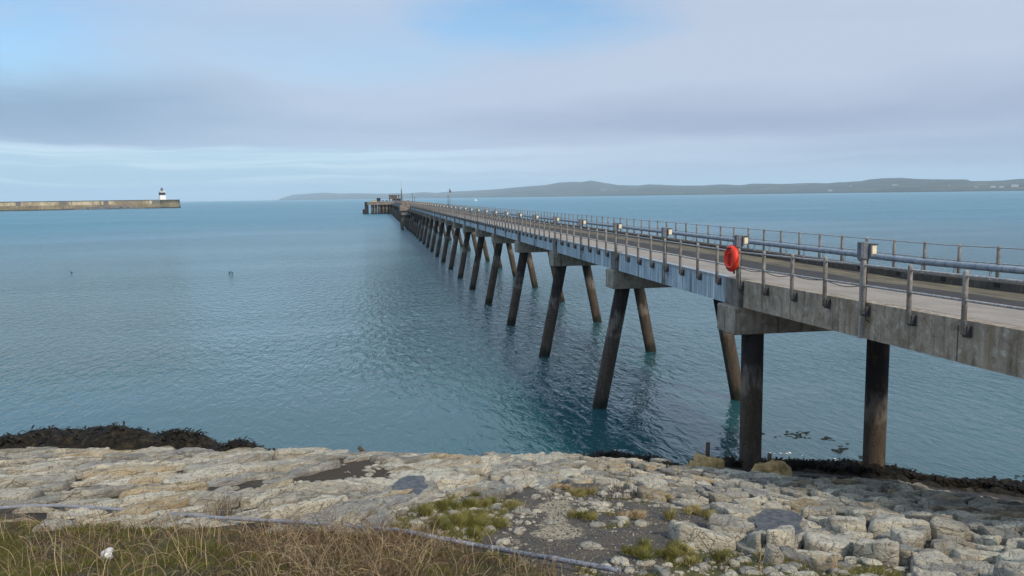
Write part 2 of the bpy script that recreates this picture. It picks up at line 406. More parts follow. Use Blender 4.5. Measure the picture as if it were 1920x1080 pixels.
M['rock'] = rockmat('pale quartzite slabs', PAL)
M['rockr'] = rockmat('pale quartzite blocks', PAL, 8, (1.3, 5.5))
M['brownrock'] = m_simple('ochre stained concrete bags', (0.36, 0.245, 0.11), 0.9, 0.5, 4, 0, 0.02)

mt, t = mat('bladder wrack')
n1 = t.noise(t.pos, 4.0, 5, 0.65); n2 = t.noise(t.pos, 30, 3, 0.7)
c = t.mix(t.ramp(n1, 0.38, 0.62), (0.010, 0.009, 0.008), (0.028, 0.023, 0.017)); c = t.mix(t.ramp(n1, 0.54, 0.70), c, (0.060, 0.046, 0.022)); c = t.mix(t.ramp(n2, 0.58, 0.72, 0, 0.6), c, (0.085, 0.065, 0.030))
fin(t, c, t.ramp(n2, 0.3, 0.7, 0.5, 0.9), t.bump(t.math('ADD', n1, n2), 0.06, 0.9)); t.bsdf.inputs['Specular IOR Level'].default_value = 0.15; M['weed'] = mt
mt, t = mat('wet foreshore')
n1 = t.noise(t.pos, 2.2, 5, 0.6); n2 = t.noise(t.pos, 18, 4, 0.7)
c = t.mix(t.ramp(n1, 0.38, 0.62), (0.024, 0.019, 0.014), (0.060, 0.043, 0.028))
fin(t, c, 0.6, t.bump(n2, 0.08, 0.8)); M['foreshore'] = mt

# ground under everything (masks painted per vertex: gravel, sand, soil, turf, wetrock)
mt, t = mat('bank soil and gravel')
def A(nm): return t.node('ShaderNodeAttribute', attribute_name=nm).outputs['Fac']
n1 = t.noise(t.pos, 2.0, 5, 0.6); n2 = t.noise(t.pos, 22, 5, 0.75); n3 = t.noise(t.pos, 60, 3, 0.7)
grout = t.mix(t.ramp(n1, 0.35, 0.65), (0.030, 0.025, 0.020), (0.075, 0.063, 0.047))
grav = t.mix(t.ramp(n3, 0.35, 0.65), (0.050, 0.045, 0.042), (0.125, 0.115, 0.105)); grav = t.mix(t.ramp(n1, 0.40, 0.68, 0, 0.75), grav, (0.155, 0.12, 0.085)); grav = t.mix(t.ramp(n2, 0.60, 0.72, 0, 0.6), grav, (0.22, 0.205, 0.18))
sand = t.mix(t.ramp(n2, 0.38, 0.58), (0.15, 0.125, 0.09), (0.46, 0.40, 0.29))
soil = t.mix(t.ramp(n2, 0.35, 0.65), (0.028, 0.021, 0.016), (0.085, 0.062, 0.042))
turf = t.mix(t.ramp(n1, 0.4, 0.6), (0.040, 0.030, 0.020), (0.050, 0.060, 0.016)); turf = t.mix(t.ramp(n2, 0.48, 0.62), turf, (0.13, 0.115, 0.045))
moss = t.mix(t.ramp(n2, 0.35, 0.65), (0.040, 0.048, 0.013), (0.13, 0.115, 0.038)); moss = t.mix(t.ramp(n1, 0.52, 0.66), moss, (0.10, 0.08, 0.055))
c = t.mix(A('gravel'), grout, grav)
c = t.mix(t.ramp(t.math('ADD', A('sand'), t.math('MULTIPLY', t.math('SUBTRACT', n2, 0.5), 1.2)), 0.35, 0.65), c, sand)
c = t.mix(A('soil'), c, soil); c = t.mix(A('turf'), c, turf); c = t.mix(t.ramp(t.math('ADD', A('moss'), t.math('MULTIPLY', t.math('SUBTRACT', n2, 0.5), 0.8)), 0.3, 0.7), c, moss)
fin(t, c, 0.92, t.bump(t.math('ADD', n2, t.math('MULTIPLY', n3, 0.4)), 0.05, 0.9)); M['bank'] = mt

def blade_mat(name, c0, c1, c2):
    mt, t = mat(name); ta = t.node('ShaderNodeAttribute', attribute_name='tint').outputs['Fac']
    c = t.mix(t.ramp(ta, 0.0, 0.5, smooth=False), c0, c1); c = t.mix(t.ramp(ta, 0.5, 1.0, smooth=False), c, c2)
    fin(t, c, 0.75); return mt
M['grass'] = blade_mat('grass blades', (0.075, 0.088, 0.017), (0.17, 0.155, 0.038), (0.40, 0.32, 0.16))
M['stem'] = blade_mat('dead stems', (0.055, 0.033, 0.022), (0.15, 0.092, 0.055), (0.44, 0.34, 0.20))
M['pebble'] = blade_mat('pebbles', (0.05, 0.048, 0.05), (0.14, 0.125, 0.11), (0.42, 0.38, 0.31))
M['timber'] = m_simple('weathered timber', (0.085, 0.065, 0.050), 0.85, 0.4, 9, 0, 0.02)
mt, t = mat('blue grey plastic pipe'); n1 = t.noise(t.pos, 6, 5, 0.65); n2 = t.noise(t.pos, 22, 4, 0.65)
x = t.sep(t.pos)[0]
c = t.mix(t.ramp(n1, 0.35, 0.65), (0.22, 0.235, 0.285), (0.165, 0.18, 0.22)); c = t.mix(t.math('MULTIPLY', t.ramp(n2, 0.50, 0.60), t.ramp(x, -2.5, 0.0, 0.15, 0.9)), c, (0.07, 0.065, 0.055)); c = t.mix(t.ramp(n2, 0.40, 0.30, 0, 0.5), c, (0.34, 0.36, 0.40))
fin(t, c, 0.55, t.bump(n2, 0.01, 0.5)); M['hose'] = mt
M['litter'] = m_simple('white plastic sheet', (0.52, 0.52, 0.50), 0.6, 0.25, 30)
mt, t = mat('puddle water'); fin(t, t.mix(t.ramp(t.noise(t.pos, 7, 4, 0.6), 0.4, 0.6), (0.030, 0.030, 0.034), (0.075, 0.072, 0.070)), 0.22, t.bump(t.noise(t.pos, 14, 4, 0.6), 0.02, 0.4)); t.bsdf.inputs['Specular IOR Level'].default_value = 0.22; M['puddle'] = mt
M['slab'] = M['rock']

# ------------------------------------------------------------------ sea
mt, t = mat('sea water')
p = t.pos; X_, Y_, Z_ = t.sep(p)
dist = t.math('SQRT', t.math('ADD', t.math('MULTIPLY', X_, X_), t.math('MULTIPLY', Y_, Y_)))
rot = t.node('ShaderNodeVectorRotate', rotation_type='Z_AXIS'); t.put(rot.inputs['Vector'], p); rot.inputs['Angle'].default_value = R(-14)
q = rot.outputs[0]
rip = t.noise(t.scale(q, 3.0, 1.9, 1), 1.0, 3, 0.6, 0.5)
wav = t.noise(t.scale(q, 1.7, 0.66, 1), 1.0, 3, 0.6, 0.6)
swl = t.noise(t.scale(q, 0.07, 0.14, 1), 1.0, 2, 0.5)
wind = t.noise(t.scale(q, 0.010, 0.028, 1), 1.0, 4, 0.55)
wind2 = t.noise(t.scale(q, 0.0016, 0.0075, 1), 1.0, 4, 0.6)
calm = t.ramp(t.math('ADD', dist, t.math('MULTIPLY', t.math('SUBTRACT', wind, 0.5), 50.0)), 42, 85, 0.16, 1.25)
amp = t.math('MULTIPLY', calm, t.ramp(wind, 0.33, 0.62, 0.6, 1.15))
amp = t.math('MULTIPLY', amp, t.ramp(wind2, 0.35, 0.65, 0.75, 1.15))
h = t.math('ADD', t.math('MULTIPLY', rip, 0.12), t.math('MULTIPLY', wav, 0.78))
h = t.math('MULTIPLY', h, amp)
h = t.math('ADD', h, t.math('MULTIPLY', swl, 0.14))
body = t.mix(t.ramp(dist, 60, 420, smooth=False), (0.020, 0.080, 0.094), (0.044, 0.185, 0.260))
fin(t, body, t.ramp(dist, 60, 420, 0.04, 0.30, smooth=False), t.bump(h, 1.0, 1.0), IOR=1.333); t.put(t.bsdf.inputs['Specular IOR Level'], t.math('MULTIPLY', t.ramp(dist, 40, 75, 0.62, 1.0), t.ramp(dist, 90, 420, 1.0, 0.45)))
M['sea'] = mt
bm = bmesh.new()
xs = [-32000, -3000, -300, -60, 60, 300, 3000, 32000]; ys = [-60, 30, 60, 150, 500, 3000, 32000]
vv = [[bm.verts.new((x, y, 0)) for x in xs] for y in ys]
for j in range(len(ys) - 1):
    for i in range(len(xs) - 1): bm.faces.new((vv[j][i], vv[j][i + 1], vv[j + 1][i + 1], vv[j + 1][i]))
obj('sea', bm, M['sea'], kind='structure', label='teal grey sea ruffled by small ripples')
# sea bed far below is not seen: the water body is opaque

# ------------------------------------------------------------------ hills over the water
ridge = [(420, 376.5), (500, 376.2), (520, 375.3), (527, 371.6), (550, 364.7), (577, 363), (607, 360.8), (639, 362.6), (671, 362), (703, 363), (758, 363), (793, 360), (818, 361.5), (841, 359.2), (868, 358), (910, 356), (939, 354), (960, 351.7), (985, 349.5), (1022, 346.7), (1047, 342), (1072, 340.5), (1090, 341), (1107, 338), (1120, 340), (1135, 343), (1160, 346.7), (1197, 347.5), (1215, 345.5), (1242, 346), (1250, 347), (1285, 347.7), (1320, 347.5), (1340, 346), (1360, 345.5), (1390, 347), (1410, 344), (1440, 344.2), (1465, 344.7), (1522, 342.5), (1552, 343.5), (1570, 341.5), (1590, 341), (1615, 339), (1630, 336), (1655, 334), (1690, 333), (1715, 335), (1752, 336), (1795, 336), (1815, 336.5), (1817, 339), (1840, 339), (1877, 338), (1915, 335), (2000, 333), (2150, 330), (2400, 322), (2800, 318)]
shore = [(420, 16000), (530, 15000), (760, 12000), (960, 9000), (1200, 7600), (1500, 6600), (1700, 6000), (1920, 5600), (2400, 4500), (2800, 3800)]
hpx = np.linspace(500, 2700, 700); NR = 42
hr = np.interp(hpx, [a for a, b in ridge], [b for a, b in ridge])
hr = hr + fbm(hpx / 7.0, hpx * 0, seed=4, octv=3) * 0.9 * sstep(900, 1300, hpx)
Rs = np.interp(hpx, [a for a, b in shore], [b for a, b in shore])
V = np.zeros((NR, len(hpx), 3)); T01 = np.linspace(0, 1, NR)
for i, (x, y) in enumerate(zip(hpx, hr)):
    d = ray(x, y); hd = math.hypot(d[0], d[1]); ux, uy, sl = d[0] / hd, d[1] / hd, d[2] / hd
    dep = Rs[i] * 0.42
    Rr = Rs[i] + dep * 0.8
    zr = max(EYE + sl * Rr, 0.5)
    r = Rs[i] + dep * T01
    tt = np.clip((r - Rs[i]) / (Rr - Rs[i]), 0, 1)
    z = zr * (0.10 * np.minimum(tt * 14, 1) + 0.90 * tt ** 1.15)
    z = np.where(r > Rr, zr * (1 - 0.5 * (r - Rr) / (Rs[i] + dep - Rr)), z)
    V[:, i, 0] = ux * r; V[:, i, 1] = uy * r; V[:, i, 2] = z
n = fbm(V[..., 0] / 700, V[..., 1] / 700, octv=5, seed=11)
prof = np.minimum(T01 / 0.15, 1) * (1 - sstep(0.55, 0.78, T01))
V[..., 2] += n * prof[:, None] * 0.55 * np.maximum(V[..., 2].max(axis=0)[None, :], 4)
V[..., 2] = np.maximum(V[..., 2], 0.3); V[0, :, 2] = -2.0
HV = V.copy()
idx = np.arange(NR * len(hpx)).reshape(NR, -1)
Q = np.stack([idx[:-1, :-1], idx[:-1, 1:], idx[1:, 1:], idx[1:, :-1]], -1).reshape(-1, 4)
mt, t = mat('far farmland')
p = t.pos; pz = t.sep(p)[2]
wq = t.vmath('ADD', p, t.scale(t.noise(p, 0.002, 3, 0.5, out=1), 260, 260, 0))
fld = t.voro(t.scale(wq, 1, 1, 0), 0.0042, 'F1', 'Color'); fe = t.voro(t.scale(wq, 1, 1, 0), 0.0042, 'DISTANCE_TO_EDGE')
fr, fg, fb = t.sep(fld)
c = t.mix(fr, (0.052, 0.062, 0.026), (0.105, 0.096, 0.050)); c = t.mix(t.ramp(fg, 0.62, 0.9), c, (0.15, 0.115, 0.070)); c = t.mix(t.ramp(fb, 0.7, 0.95), c, (0.055, 0.085, 0.025))
moor = t.noise(p, 0.0011, 5, 0.6)
c = t.mix(t.ramp(t.math('ADD', moor, t.math('MULTIPLY', pz, 0.0012)), 0.48, 0.62), c, (0.060, 0.052, 0.036))
c = t.mix(t.ramp(fe, 0.085, 0.03, 0, 0.8), c, (0.022, 0.028, 0.016))
c = t.mix(t.ramp(t.noise(p, 0.006, 4, 0.6), 0.58, 0.68, 0, 0.8), c, (0.024, 0.030, 0.017))
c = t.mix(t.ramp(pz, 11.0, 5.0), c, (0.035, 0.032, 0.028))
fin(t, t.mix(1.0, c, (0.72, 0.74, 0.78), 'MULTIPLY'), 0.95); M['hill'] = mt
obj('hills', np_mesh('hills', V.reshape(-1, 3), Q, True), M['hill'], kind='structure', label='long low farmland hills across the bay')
def hill_at(px, py):
    i = int(np.clip(np.searchsorted(hpx, px), 1, len(hpx) - 1)); best = None
    for r in range(1, NR - 1):
        X, Y, D = proj(HV[r, i])
        if best is None or abs(Y - py) < best[0]: best = (abs(Y - py), HV[r, i])
    return best[1], math.atan2(HV[5, i, 0], HV[5, i, 1])
def farmhouse(px, py, wpx, label, gable=True):
    P, a = hill_at(px, py); D = proj(P)[2]; wd = wpx / F * D
    e = empty('farmhouse', (P[0], P[1], P[2] - 1), -a, label=label, cat='house', group='white houses on the far hillside')
    hh = max(wd * 0.38, 7); dp = 9
    bm = bmesh.new(); bx(bm, -wd / 2, wd / 2, 0, dp, 0, hh); obj('wall', bm, M['house'], e)
    bm = bmesh.new(); rf = [bm.verts.new(c) for c in ((-wd / 2 - .4, -.4, hh), (wd / 2 + .4, -.4, hh), (wd / 2 + .4, dp + .4, hh), (-wd / 2 - .4, dp + .4, hh), (-wd / 2 - .4, dp / 2, hh + 4), (wd / 2 + .4, dp / 2, hh + 4))]
    for q in ((0, 1, 5, 4), (2, 3, 4, 5), (0, 4, 3), (1, 2, 5), (3, 2, 1, 0)): bm.faces.new([rf[k] for k in q])
    obj('roof', bm, M['slate'], e)
for px, py, wp, lb in [(1674, 347.6, 6, 'largest white farmhouse standing mid-slope under the highest ridge'), (1681, 348.2, 4, 'white outbuilding beside the largest farmhouse under the ridge'),
                       (1593, 350.3, 3, 'small white house alone on the slope below the wooded knoll'), (1556, 358.3, 7, 'low white shore house just above the water, left of the dark wood'),
                       (1128, 356.7, 3.5, 'pale house below the highest peak, left one of a pair'), (1135, 355.8, 3.5, 'pale house below the highest peak, right one of a pair'),
                       (1206, 355.6, 3, 'lone pale house on the slope right of the peak'), (1350, 360.6, 3, 'pale cottage low on the middle shore'), (1778, 349.2, 3, 'white house among brown fields on the right hillside'),
                       (1829, 352.0, 5, 'white house at the left end of the shore terrace'), (1860, 352.0, 9, 'long white terrace near the right shore'), (1876, 351.4, 8, 'white terrace in the middle of the right shore row'), (1903, 350.6, 12, 'longest white terrace nearest the right picture edge')]:
    farmhouse(px, py, wp, lb)

# ------------------------------------------------------------------ breakwater + lighthouse
b0 = at(-160, 399.2, 0); b1 = at(304, 390.3, 0)
bd = (b1 - b0); bl_ = float(np.hypot(bd[0], bd[1])); ba = math.atan2(bd[1], bd[0])
mt, t = mat('breakwater masonry'); p = t.oc
n1 = t.noise(t.scale(p, 0.05, 0.05, 0.16), 1.0, 5, 0.65); n2 = t.noise(t.scale(p, 0.35, 0.35, 0.06), 1.0, 4, 0.6)
z = t.sep(p)[2]
c = t.mix(t.ramp(n1, 0.38, 0.62), (0.19, 0.145, 0.082), (0.29, 0.235, 0.145)); c = t.mix(t.ramp(n2, 0.5, 0.36, 0, 0.75), c, (0.10, 0.085, 0.06)); c = t.mix(t.ramp(z, 2.2, 0.7), c, (0.035, 0.035, 0.03))
fin(t, c, 0.9, t.bump(n2, 0.2, 0.5)); M['quay'] = mt
mt, t = mat('breakwater parapet'); p = t.oc
n1 = t.noise(t.scale(p, 0.03, 0.03, 0.02), 1.0, 4, 0.7); n2 = t.noise(t.scale(p, 0.30, 0.3, 0.05), 1.0, 4, 0.65)
c = t.mix(t.ramp(n1, 0.40, 0.58), (0.52, 0.44, 0.30), (0.24, 0.19, 0.12)); c = t.mix(t.ramp(n2, 0.48, 0.34, 0, 0.8), c, (0.13, 0.11, 0.08))
fin(t, c, 0.9); M['parapet'] = mt
bw = empty('breakwater', (b0[0], b0[1], 0), ba, label='long tan stone breakwater with pale parapet wall and round head', cat='breakwater')
bm = bmesh.new(); bx(bm, 0, bl_, 0, 16, -2, 7.6); obj('quay', bm, M['quay'], bw)
bm = bmesh.new(); bx(bm, 0, bl_ - 4, 4, 9, 7.6, 13.6); obj('parapet', bm, M['parapet'], bw)
bm = bmesh.new(); bx(bm, 0, bl_ - 4, 3.6, 9.4, 13.6, 14.6); obj('coping', bm, M['kerb'], bw)
for xx in (120, 205, 268, 330):
    k = bl_ - 420 + xx
    bm = bmesh.new(); bx(bm, k, k + 7, 2.9, 4.1, 7.6, 13.3); obj('buttress', bm, M['pilaster'], bw)
bm = bmesh.new(); lathe(bm, [(19.0, -2), (18.4, 6), (17.6, 13.6), (18.0, 13.6), (18.0, 14.6)], 40, 'z', (bl_ + 14, 10, 0)); obj('roundhead', bm, M['quay'], bw)
bm = bmesh.new(); bx(bm, bl_ - 14, bl_ + 6, 2.2, 14, 7.5, 14.3); obj('head_wall', bm, M['pilaster'], bw)
Vs, Ts = [], []
for k in range(420):
    u = rng.uniform(bl_ - 135, bl_ - 30); hgt = 5.5 * math.sin(math.pi * (u - bl_ + 135) / 105) ** .7; f_ = rng.uniform(0, 1); s_ = rng.uniform(.8, 2.0)
    o_ = np.array([[1, 0, 0], [-1, 0, 0], [0, 1, 0], [0, -1, 0], [0, 0, 1], [0, 0, -1]]) * s_ * rng.uniform(.7, 1.2, (6, 3)) + np.array([u, -7 + 8 * f_, hgt * f_])
    b_ = len(Vs) * 6; Vs.append(o_); Ts += [[b_ + i for i in q] for q in ((0, 2, 4), (2, 1, 4), (1, 3, 4), (3, 0, 4), (2, 0, 5), (1, 2, 5), (3, 1, 5), (0, 3, 5))]
obj('rubble', np_mesh('rubble', np.concatenate(Vs), np.array(Ts)), M['pilaster'], bw, kind='stuff')
lp = at(305.5, 374.6, 14.6); 
lpos = np.array(b1) + np.array([math.cos(ba) * 0.5 - math.sin(ba) * 12, math.sin(ba) * 0.5 + math.cos(ba) * 12, 0])
Dl = proj(lpos)[2]
_tx = proj(lpos)[0]; lpos[0] += (305.5 - _tx) / F * Dl
lh = empty('lighthouse', (lpos[0], lpos[1], 14.4), R(38), label='white square lighthouse with black band at the breakwater end', cat='lighthouse')
def frust(bm, w0, w1, z0, z1, ox=0, oy=0):
    a = [bm.verts.new((ox + sx * w0 / 2, oy + sy * w0 / 2, z0)) for sx, sy in ((-1, -1), (1, -1), (1, 1), (-1, 1))]
    b = [bm.verts.new((ox + sx * w1 / 2, oy + sy * w1 / 2, z1)) for sx, sy in ((-1, -1), (1, -1), (1, 1), (-1, 1))]
    bm.faces.new(a[::-1]); bm.faces.new(b)
    for i in range(4): bm.faces.new((a[i], a[(i + 1) % 4], b[(i + 1) % 4], b[i]))
bm = bmesh.new(); frust(bm, 10.2, 8.9, 0, 8.0); obj('tower_base', bm, M['white'], lh)
bm = bmesh.new(); frust(bm, 8.9, 8.3, 8.0, 12.6); obj('black_band', bm, M['dark'], lh)
bm = bmesh.new(); frust(bm, 8.3, 8.0, 12.6, 14.0); frust(bm, 9.0, 9.0, 14.0, 14.5); obj('tower_top', bm, M['white'], lh)
bm = bmesh.new()
for sx in (-4.3, 4.3):
    for sy in (-4.3, 4.3): tube(bm, [(sx, sy, 14.5), (sx, sy, 15.7)], .12, 5)
for a, b in (((-4.3, -4.3), (4.3, -4.3)), ((4.3, -4.3), (4.3, 4.3)), ((4.3, 4.3), (-4.3, 4.3)), ((-4.3, 4.3), (-4.3, -4.3))): tube(bm, [(*a, 15.7), (*b, 15.7)], .12, 5)
obj('gallery_railing', bm, M['white'], lh)
bm = bmesh.new(); lathe(bm, [(2.2, 14.5), (2.2, 16.3), (1.9, 16.4), (1.9, 18.6), (2.3, 18.7), (1.5, 20.0), (.3, 20.6), (.15, 22.2)], 16); obj('lantern', bm, M['slate'], lh)

# ------------------------------------------------------------------ the bank: height field
CR_X = [-30, -17, 0, 4, 6.6, 9.7, 13.3, 16.9, 24]; CR_D = [8.30, 8.47, 8.94, 9.17, 9.44, 9.85, 10.18, 10.95, 11.4]
def ground_base(x, y):
    x = np.asarray(x, float); y = np.asarray(y, float)
    d0 = np.interp(x, [-9, 0, 7, 14, 20], [4.62, 4.78, 4.92, 5.3, 5.8]); d1 = np.interp(x, CR_X, CR_D)
    s = (y - 9.5) / 17.5
    d = d0 + (d1 - d0) * s
    d = np.where(s < 0, d0 + (d1 - d0) * s * 0.8, d)
    dl = d1 + (y - 27) * 0.85                       # steep drop on the left
    dr = d1 + (y - 27) * np.interp(x, [4, 8, 13, 17, 24], [0.75, 0.26, 0.15, 0.13, 0.13]) + np.maximum(y - 29.6, 0) * np.interp(x, [4, 8, 13], [0.1, 0.5, 0.42])
    bl = sstep(2, 8, x)
    dp = dl * (1 - bl) + dr * bl
    d = np.where(y > 27, dp, d)
    return EYE - np.minimum(d, 14.2)
def inpoly(px, py, poly):
    r = np.zeros(np.shape(px), bool); n = len(poly); j = n - 1
    for i in range(n):
        xi, yi = poly[i]; xj, yj = poly[j]
        c = ((yi > py) != (yj > py)) & (px < (xj - xi) * (py - yi) / ((yj - yi) + 1e-9) + xi)
        r ^= c; j = i
    return r
def soft(px, py, poly, wob=14, seed=0):
    wx = px + fbm(px / 45, py / 22, seed=seed) * wob * 3; wy = py + fbm(px / 45 + 9, py / 22 + 5, seed=seed + 3) * wob * 1.3
    return inpoly(wx, wy, poly)
VEG = [(-900, 975), (0, 985), (60, 984), (120, 990), (200, 1000), (300, 998), (420, 1000), (500, 1008), (600, 1004), (700, 1012), (800, 1024), (870, 1044), (950, 1066), (1040, 1092), (1160, 1140), (1250, 1300), (-900, 1300)]
MOSS = [(1130, 1140), (1235, 1062), (1270, 1020), (1340, 1030), (1400, 1042), (1475, 1034), (1520, 1062), (1600, 1050), (1680, 1062), (1720, 1100), (1700, 1200), (1150, 1200)]
MOSS2 = [(640, 985), (700, 968), (770, 948), (850, 932), (935, 926), (968, 945), (930, 1004), (880, 1026), (800, 1012), (720, 1000)]
GRAVEL = [(930, 955), (975, 925), (1060, 905), (1150, 912), (1240, 940), (1335, 968), (1330, 1000), (1270, 1015), (1250, 1060), (1180, 1150), (1020, 1090), (930, 1035), (890, 1000), (905, 975)]
SOIL = [(490, 925), (560, 885), (640, 858), (720, 862), (765, 882), (715, 902), (640, 915), (575, 935), (520, 948)]
SAND = [(1012, 948), (1060, 935), (1075, 960), (1068, 990), (1085, 1015), (1040, 1022), (1000, 1010), (1020, 975)]
def masks(x, y):
    x = np.asarray(x, float); y = np.asarray(y, float); z = ground_base(x, y)
    d = np.stack([x, y, z - EYE], -1); zz = np.maximum(d @ fw, 0.5)
    px = 960 + F * (d @ ex) / zz; py = 540 + F * (d @ ey) / zz
    return dict(veg=soft(px, py, VEG, 8, 1), moss=soft(px, py, MOSS, 10, 2) | soft(px, py, MOSS2, 12, 6) | (soft(px, py, GRAVEL, 8, 3) & (fbm(x * 1.1, y * .8, seed=97) > .17)), gravel=soft(px, py, GRAVEL, 8, 3), soil=soft(px, py, SOIL, 8, 4), sand=soft(px, py, SAND, 10, 5), px=px, py=py)
def ground(x, y):
    mk = masks(x, y)
    z = ground_base(x, y) + fbm(np.asarray(x) * .7, np.asarray(y) * .7, seed=21) * .22
    z = z + np.where(mk['veg'], .10, 0)
    return z
gxs = np.arange(-27, 29, 0.16); gys = np.arange(2.0, 35.5, 0.16)
GX, GY = np.meshgrid(gxs, gys); mk = masks(GX, GY); GZ = ground(GX, GY)
def blur(a):
    a = a.astype(float)
    for _ in range(2): a = (a + np.roll(a, 1, 0) + np.roll(a, -1, 0) + np.roll(a, 1, 1) + np.roll(a, -1, 1)) / 5
    return a
GZ += blur(mk['gravel'] | mk['soil']) * 0.04
GZ += fbm(GX * 4, GY * 4, seed=31) * .06
GZ -= .10 * (1 - blur(mk['gravel'] | mk['soil'] | mk['veg'] | mk['moss']))
ii = np.arange(GX.size).reshape(GX.shape)
Q = np.stack([ii[:-1, :-1], ii[:-1, 1:], ii[1:, 1:], ii[1:, :-1]], -1).reshape(-1, 4)
me = np_mesh('embankment', np.stack([GX, GY, GZ], -1).reshape(-1, 3), Q, True, {k: blur(mk[n_]).ravel() for k, n_ in (('gravel', 'gravel'), ('sand', 'sand'), ('soil', 'soil'), ('turf', 'veg'), ('moss', 'moss'))})
bank = obj('embankment', me, M['bank'], kind='structure', label='sloping bank faced with pale grouted stones')
def gz(x, y):
    """interpolated ground height"""
    fx = np.clip((np.asarray(x, float) - gxs[0]) / .16, 0, len(gxs) - 2); fy = np.clip((np.asarray(y, float) - gys[0]) / .16, 0, len(gys) - 2)
    i = fx.astype(int); j = fy.astype(int); a = fx - i; b = fy - j
    return (GZ[j, i] * (1 - a) + GZ[j, i + 1] * a) * (1 - b) + (GZ[j + 1, i] * (1 - a) + GZ[j + 1, i + 1] * a) * b
def onground(px, py):
    d = ray(px, py); d = d / d[1]; yy = np.linspace(5, 34, 1500); P = CAMP + d[None, :] * yy[:, None]
    g = gz(P[:, 0], P[:, 1]); hit = P[:, 2] < g
    k = np.argmax(hit) if hit.any() else np.argmin(np.where(yy < 30, P[:, 2] - g, 99)); return np.array([P[k, 0], P[k, 1], g[k]])

# ------------------------------------------------------------------ stones of the bank (voronoi setts, long on the left, blocky on the right)
def aniso(x): return 2.9 - 1.85 * sstep(-7, 3.5, x)
def shear(x): return 0.56 * (1 - sstep(-5, 4, x))
CS = 0.56
seeds = []
for i in range(int(46 / CS)):
    for j in range(int(30 / CS)):
        x = -22 + (i + rng.uniform(.05, .95)) * CS; ys_ = 3.0 + (j + rng.uniform(.05, .95)) * CS
        y = ys_ * aniso(x)
        if y < 6.5 or y > 30.5 or abs(x) > .70 * y + 1.6: continue
        if rng.uniform() < (0.36 if x < -2 else 0.28): continue
        seeds.append((x - shear(x) * (y - 18), ys_, x, y))
seeds = np.array(seeds)
def cell(k):
    p = seeds[k, :2]; d2 = ((seeds[:, :2] - p) ** 2).sum(1); nb = np.argsort(d2)[1:22]
    poly = [np.array(p) + np.array(c) * 1.5 for c in ((-1, -1), (1, -1), (1, 1), (-1, 1))]
    for n_ in nb:
        q = seeds[n_, :2]; mid = (p + q) / 2; nr = q - p; out = []
        for a, b in zip(poly, poly[1:] + poly[:1]):
            da, db = (a - mid) @ nr, (b - mid) @ nr
            if da <= 0: out.append(a)
            if da * db < 0: out.append(a + (b - a) * da / (da - db))
        poly = out
        if len(poly) < 3: return None
    return np.array(poly)
stones = []
for k in range(len(seeds)):
    x0, y0 = seeds[k, 2:]
    mkk = masks(np.array([x0]), np.array([y0]))
    crest = 27.2 + (0.6 if x0 < 6 else 0.0)
    if y0 > crest + fbm(np.array([x0 * .6]), np.array([0.0]), seed=2)[0] * 1.2: continue
    bare = bool(mkk['veg'][0]) or bool(mkk['gravel'][0]) or bool(mkk['soil'][0])
    mossy = bool(mkk['moss'][0])
    pxx, pyy = float(mkk['px'][0]), float(mkk['py'][0])
    if pyy > np.interp(pxx, [-200, 120, 420, 800, 900, 1100], [985, 998, 1006, 1026, 1050, 1085]) and pxx < 1150: continue
    if (pxx < 440 or 770 < pxx < 1120) and abs(pyy - np.interp(pxx, [0, 100, 420, 810, 960, 1110], [965, 960, 985, 1023, 1052, 1079])) < 13: continue
    if bare and rng.uniform() < 0.95: continue
    if mossy and rng.uniform() < 0.62: continue
    pl = cell(k)
    if pl is None: continue
    # back to the ground plane
    c = pl.mean(0)
    if bare or mossy: pl = c + (pl - c) * rng.uniform(.45, .8)
    for _ in range(2):                       # corner cutting
        nx = np.roll(pl, -1, 0); f_ = 0.17
        pl = np.stack([pl * (1 - f_) + nx * f_, pl * f_ + nx * (1 - f_)], 1).reshape(-1, 2)
    an = aniso(x0); G = np.stack([pl[:, 0] + shear(x0) * (pl[:, 1] * an - 18), pl[:, 1] * an], 1)
    ctr = G.mean(0); gap = rng.uniform(0.03, 0.085) * (1.5 - .5 * float(sstep(-5, 2, ctr[0])))
    rad = np.hypot(*(G - ctr).T)
    G = ctr + (G - ctr) * np.maximum(1 - gap / np.maximum(rad, .05), .5)[:, None]
    area = 0.5 * abs(np.dot(G[:, 0], np.roll(G[:, 1], 1)) - np.dot(G[:, 1], np.roll(G[:, 0], 1)))
    if area < 0.02: continue
    stones.append((area / max(ctr[1], 5) ** 2, ctr, G, area))
stones.sort(key=lambda s: -s[0])
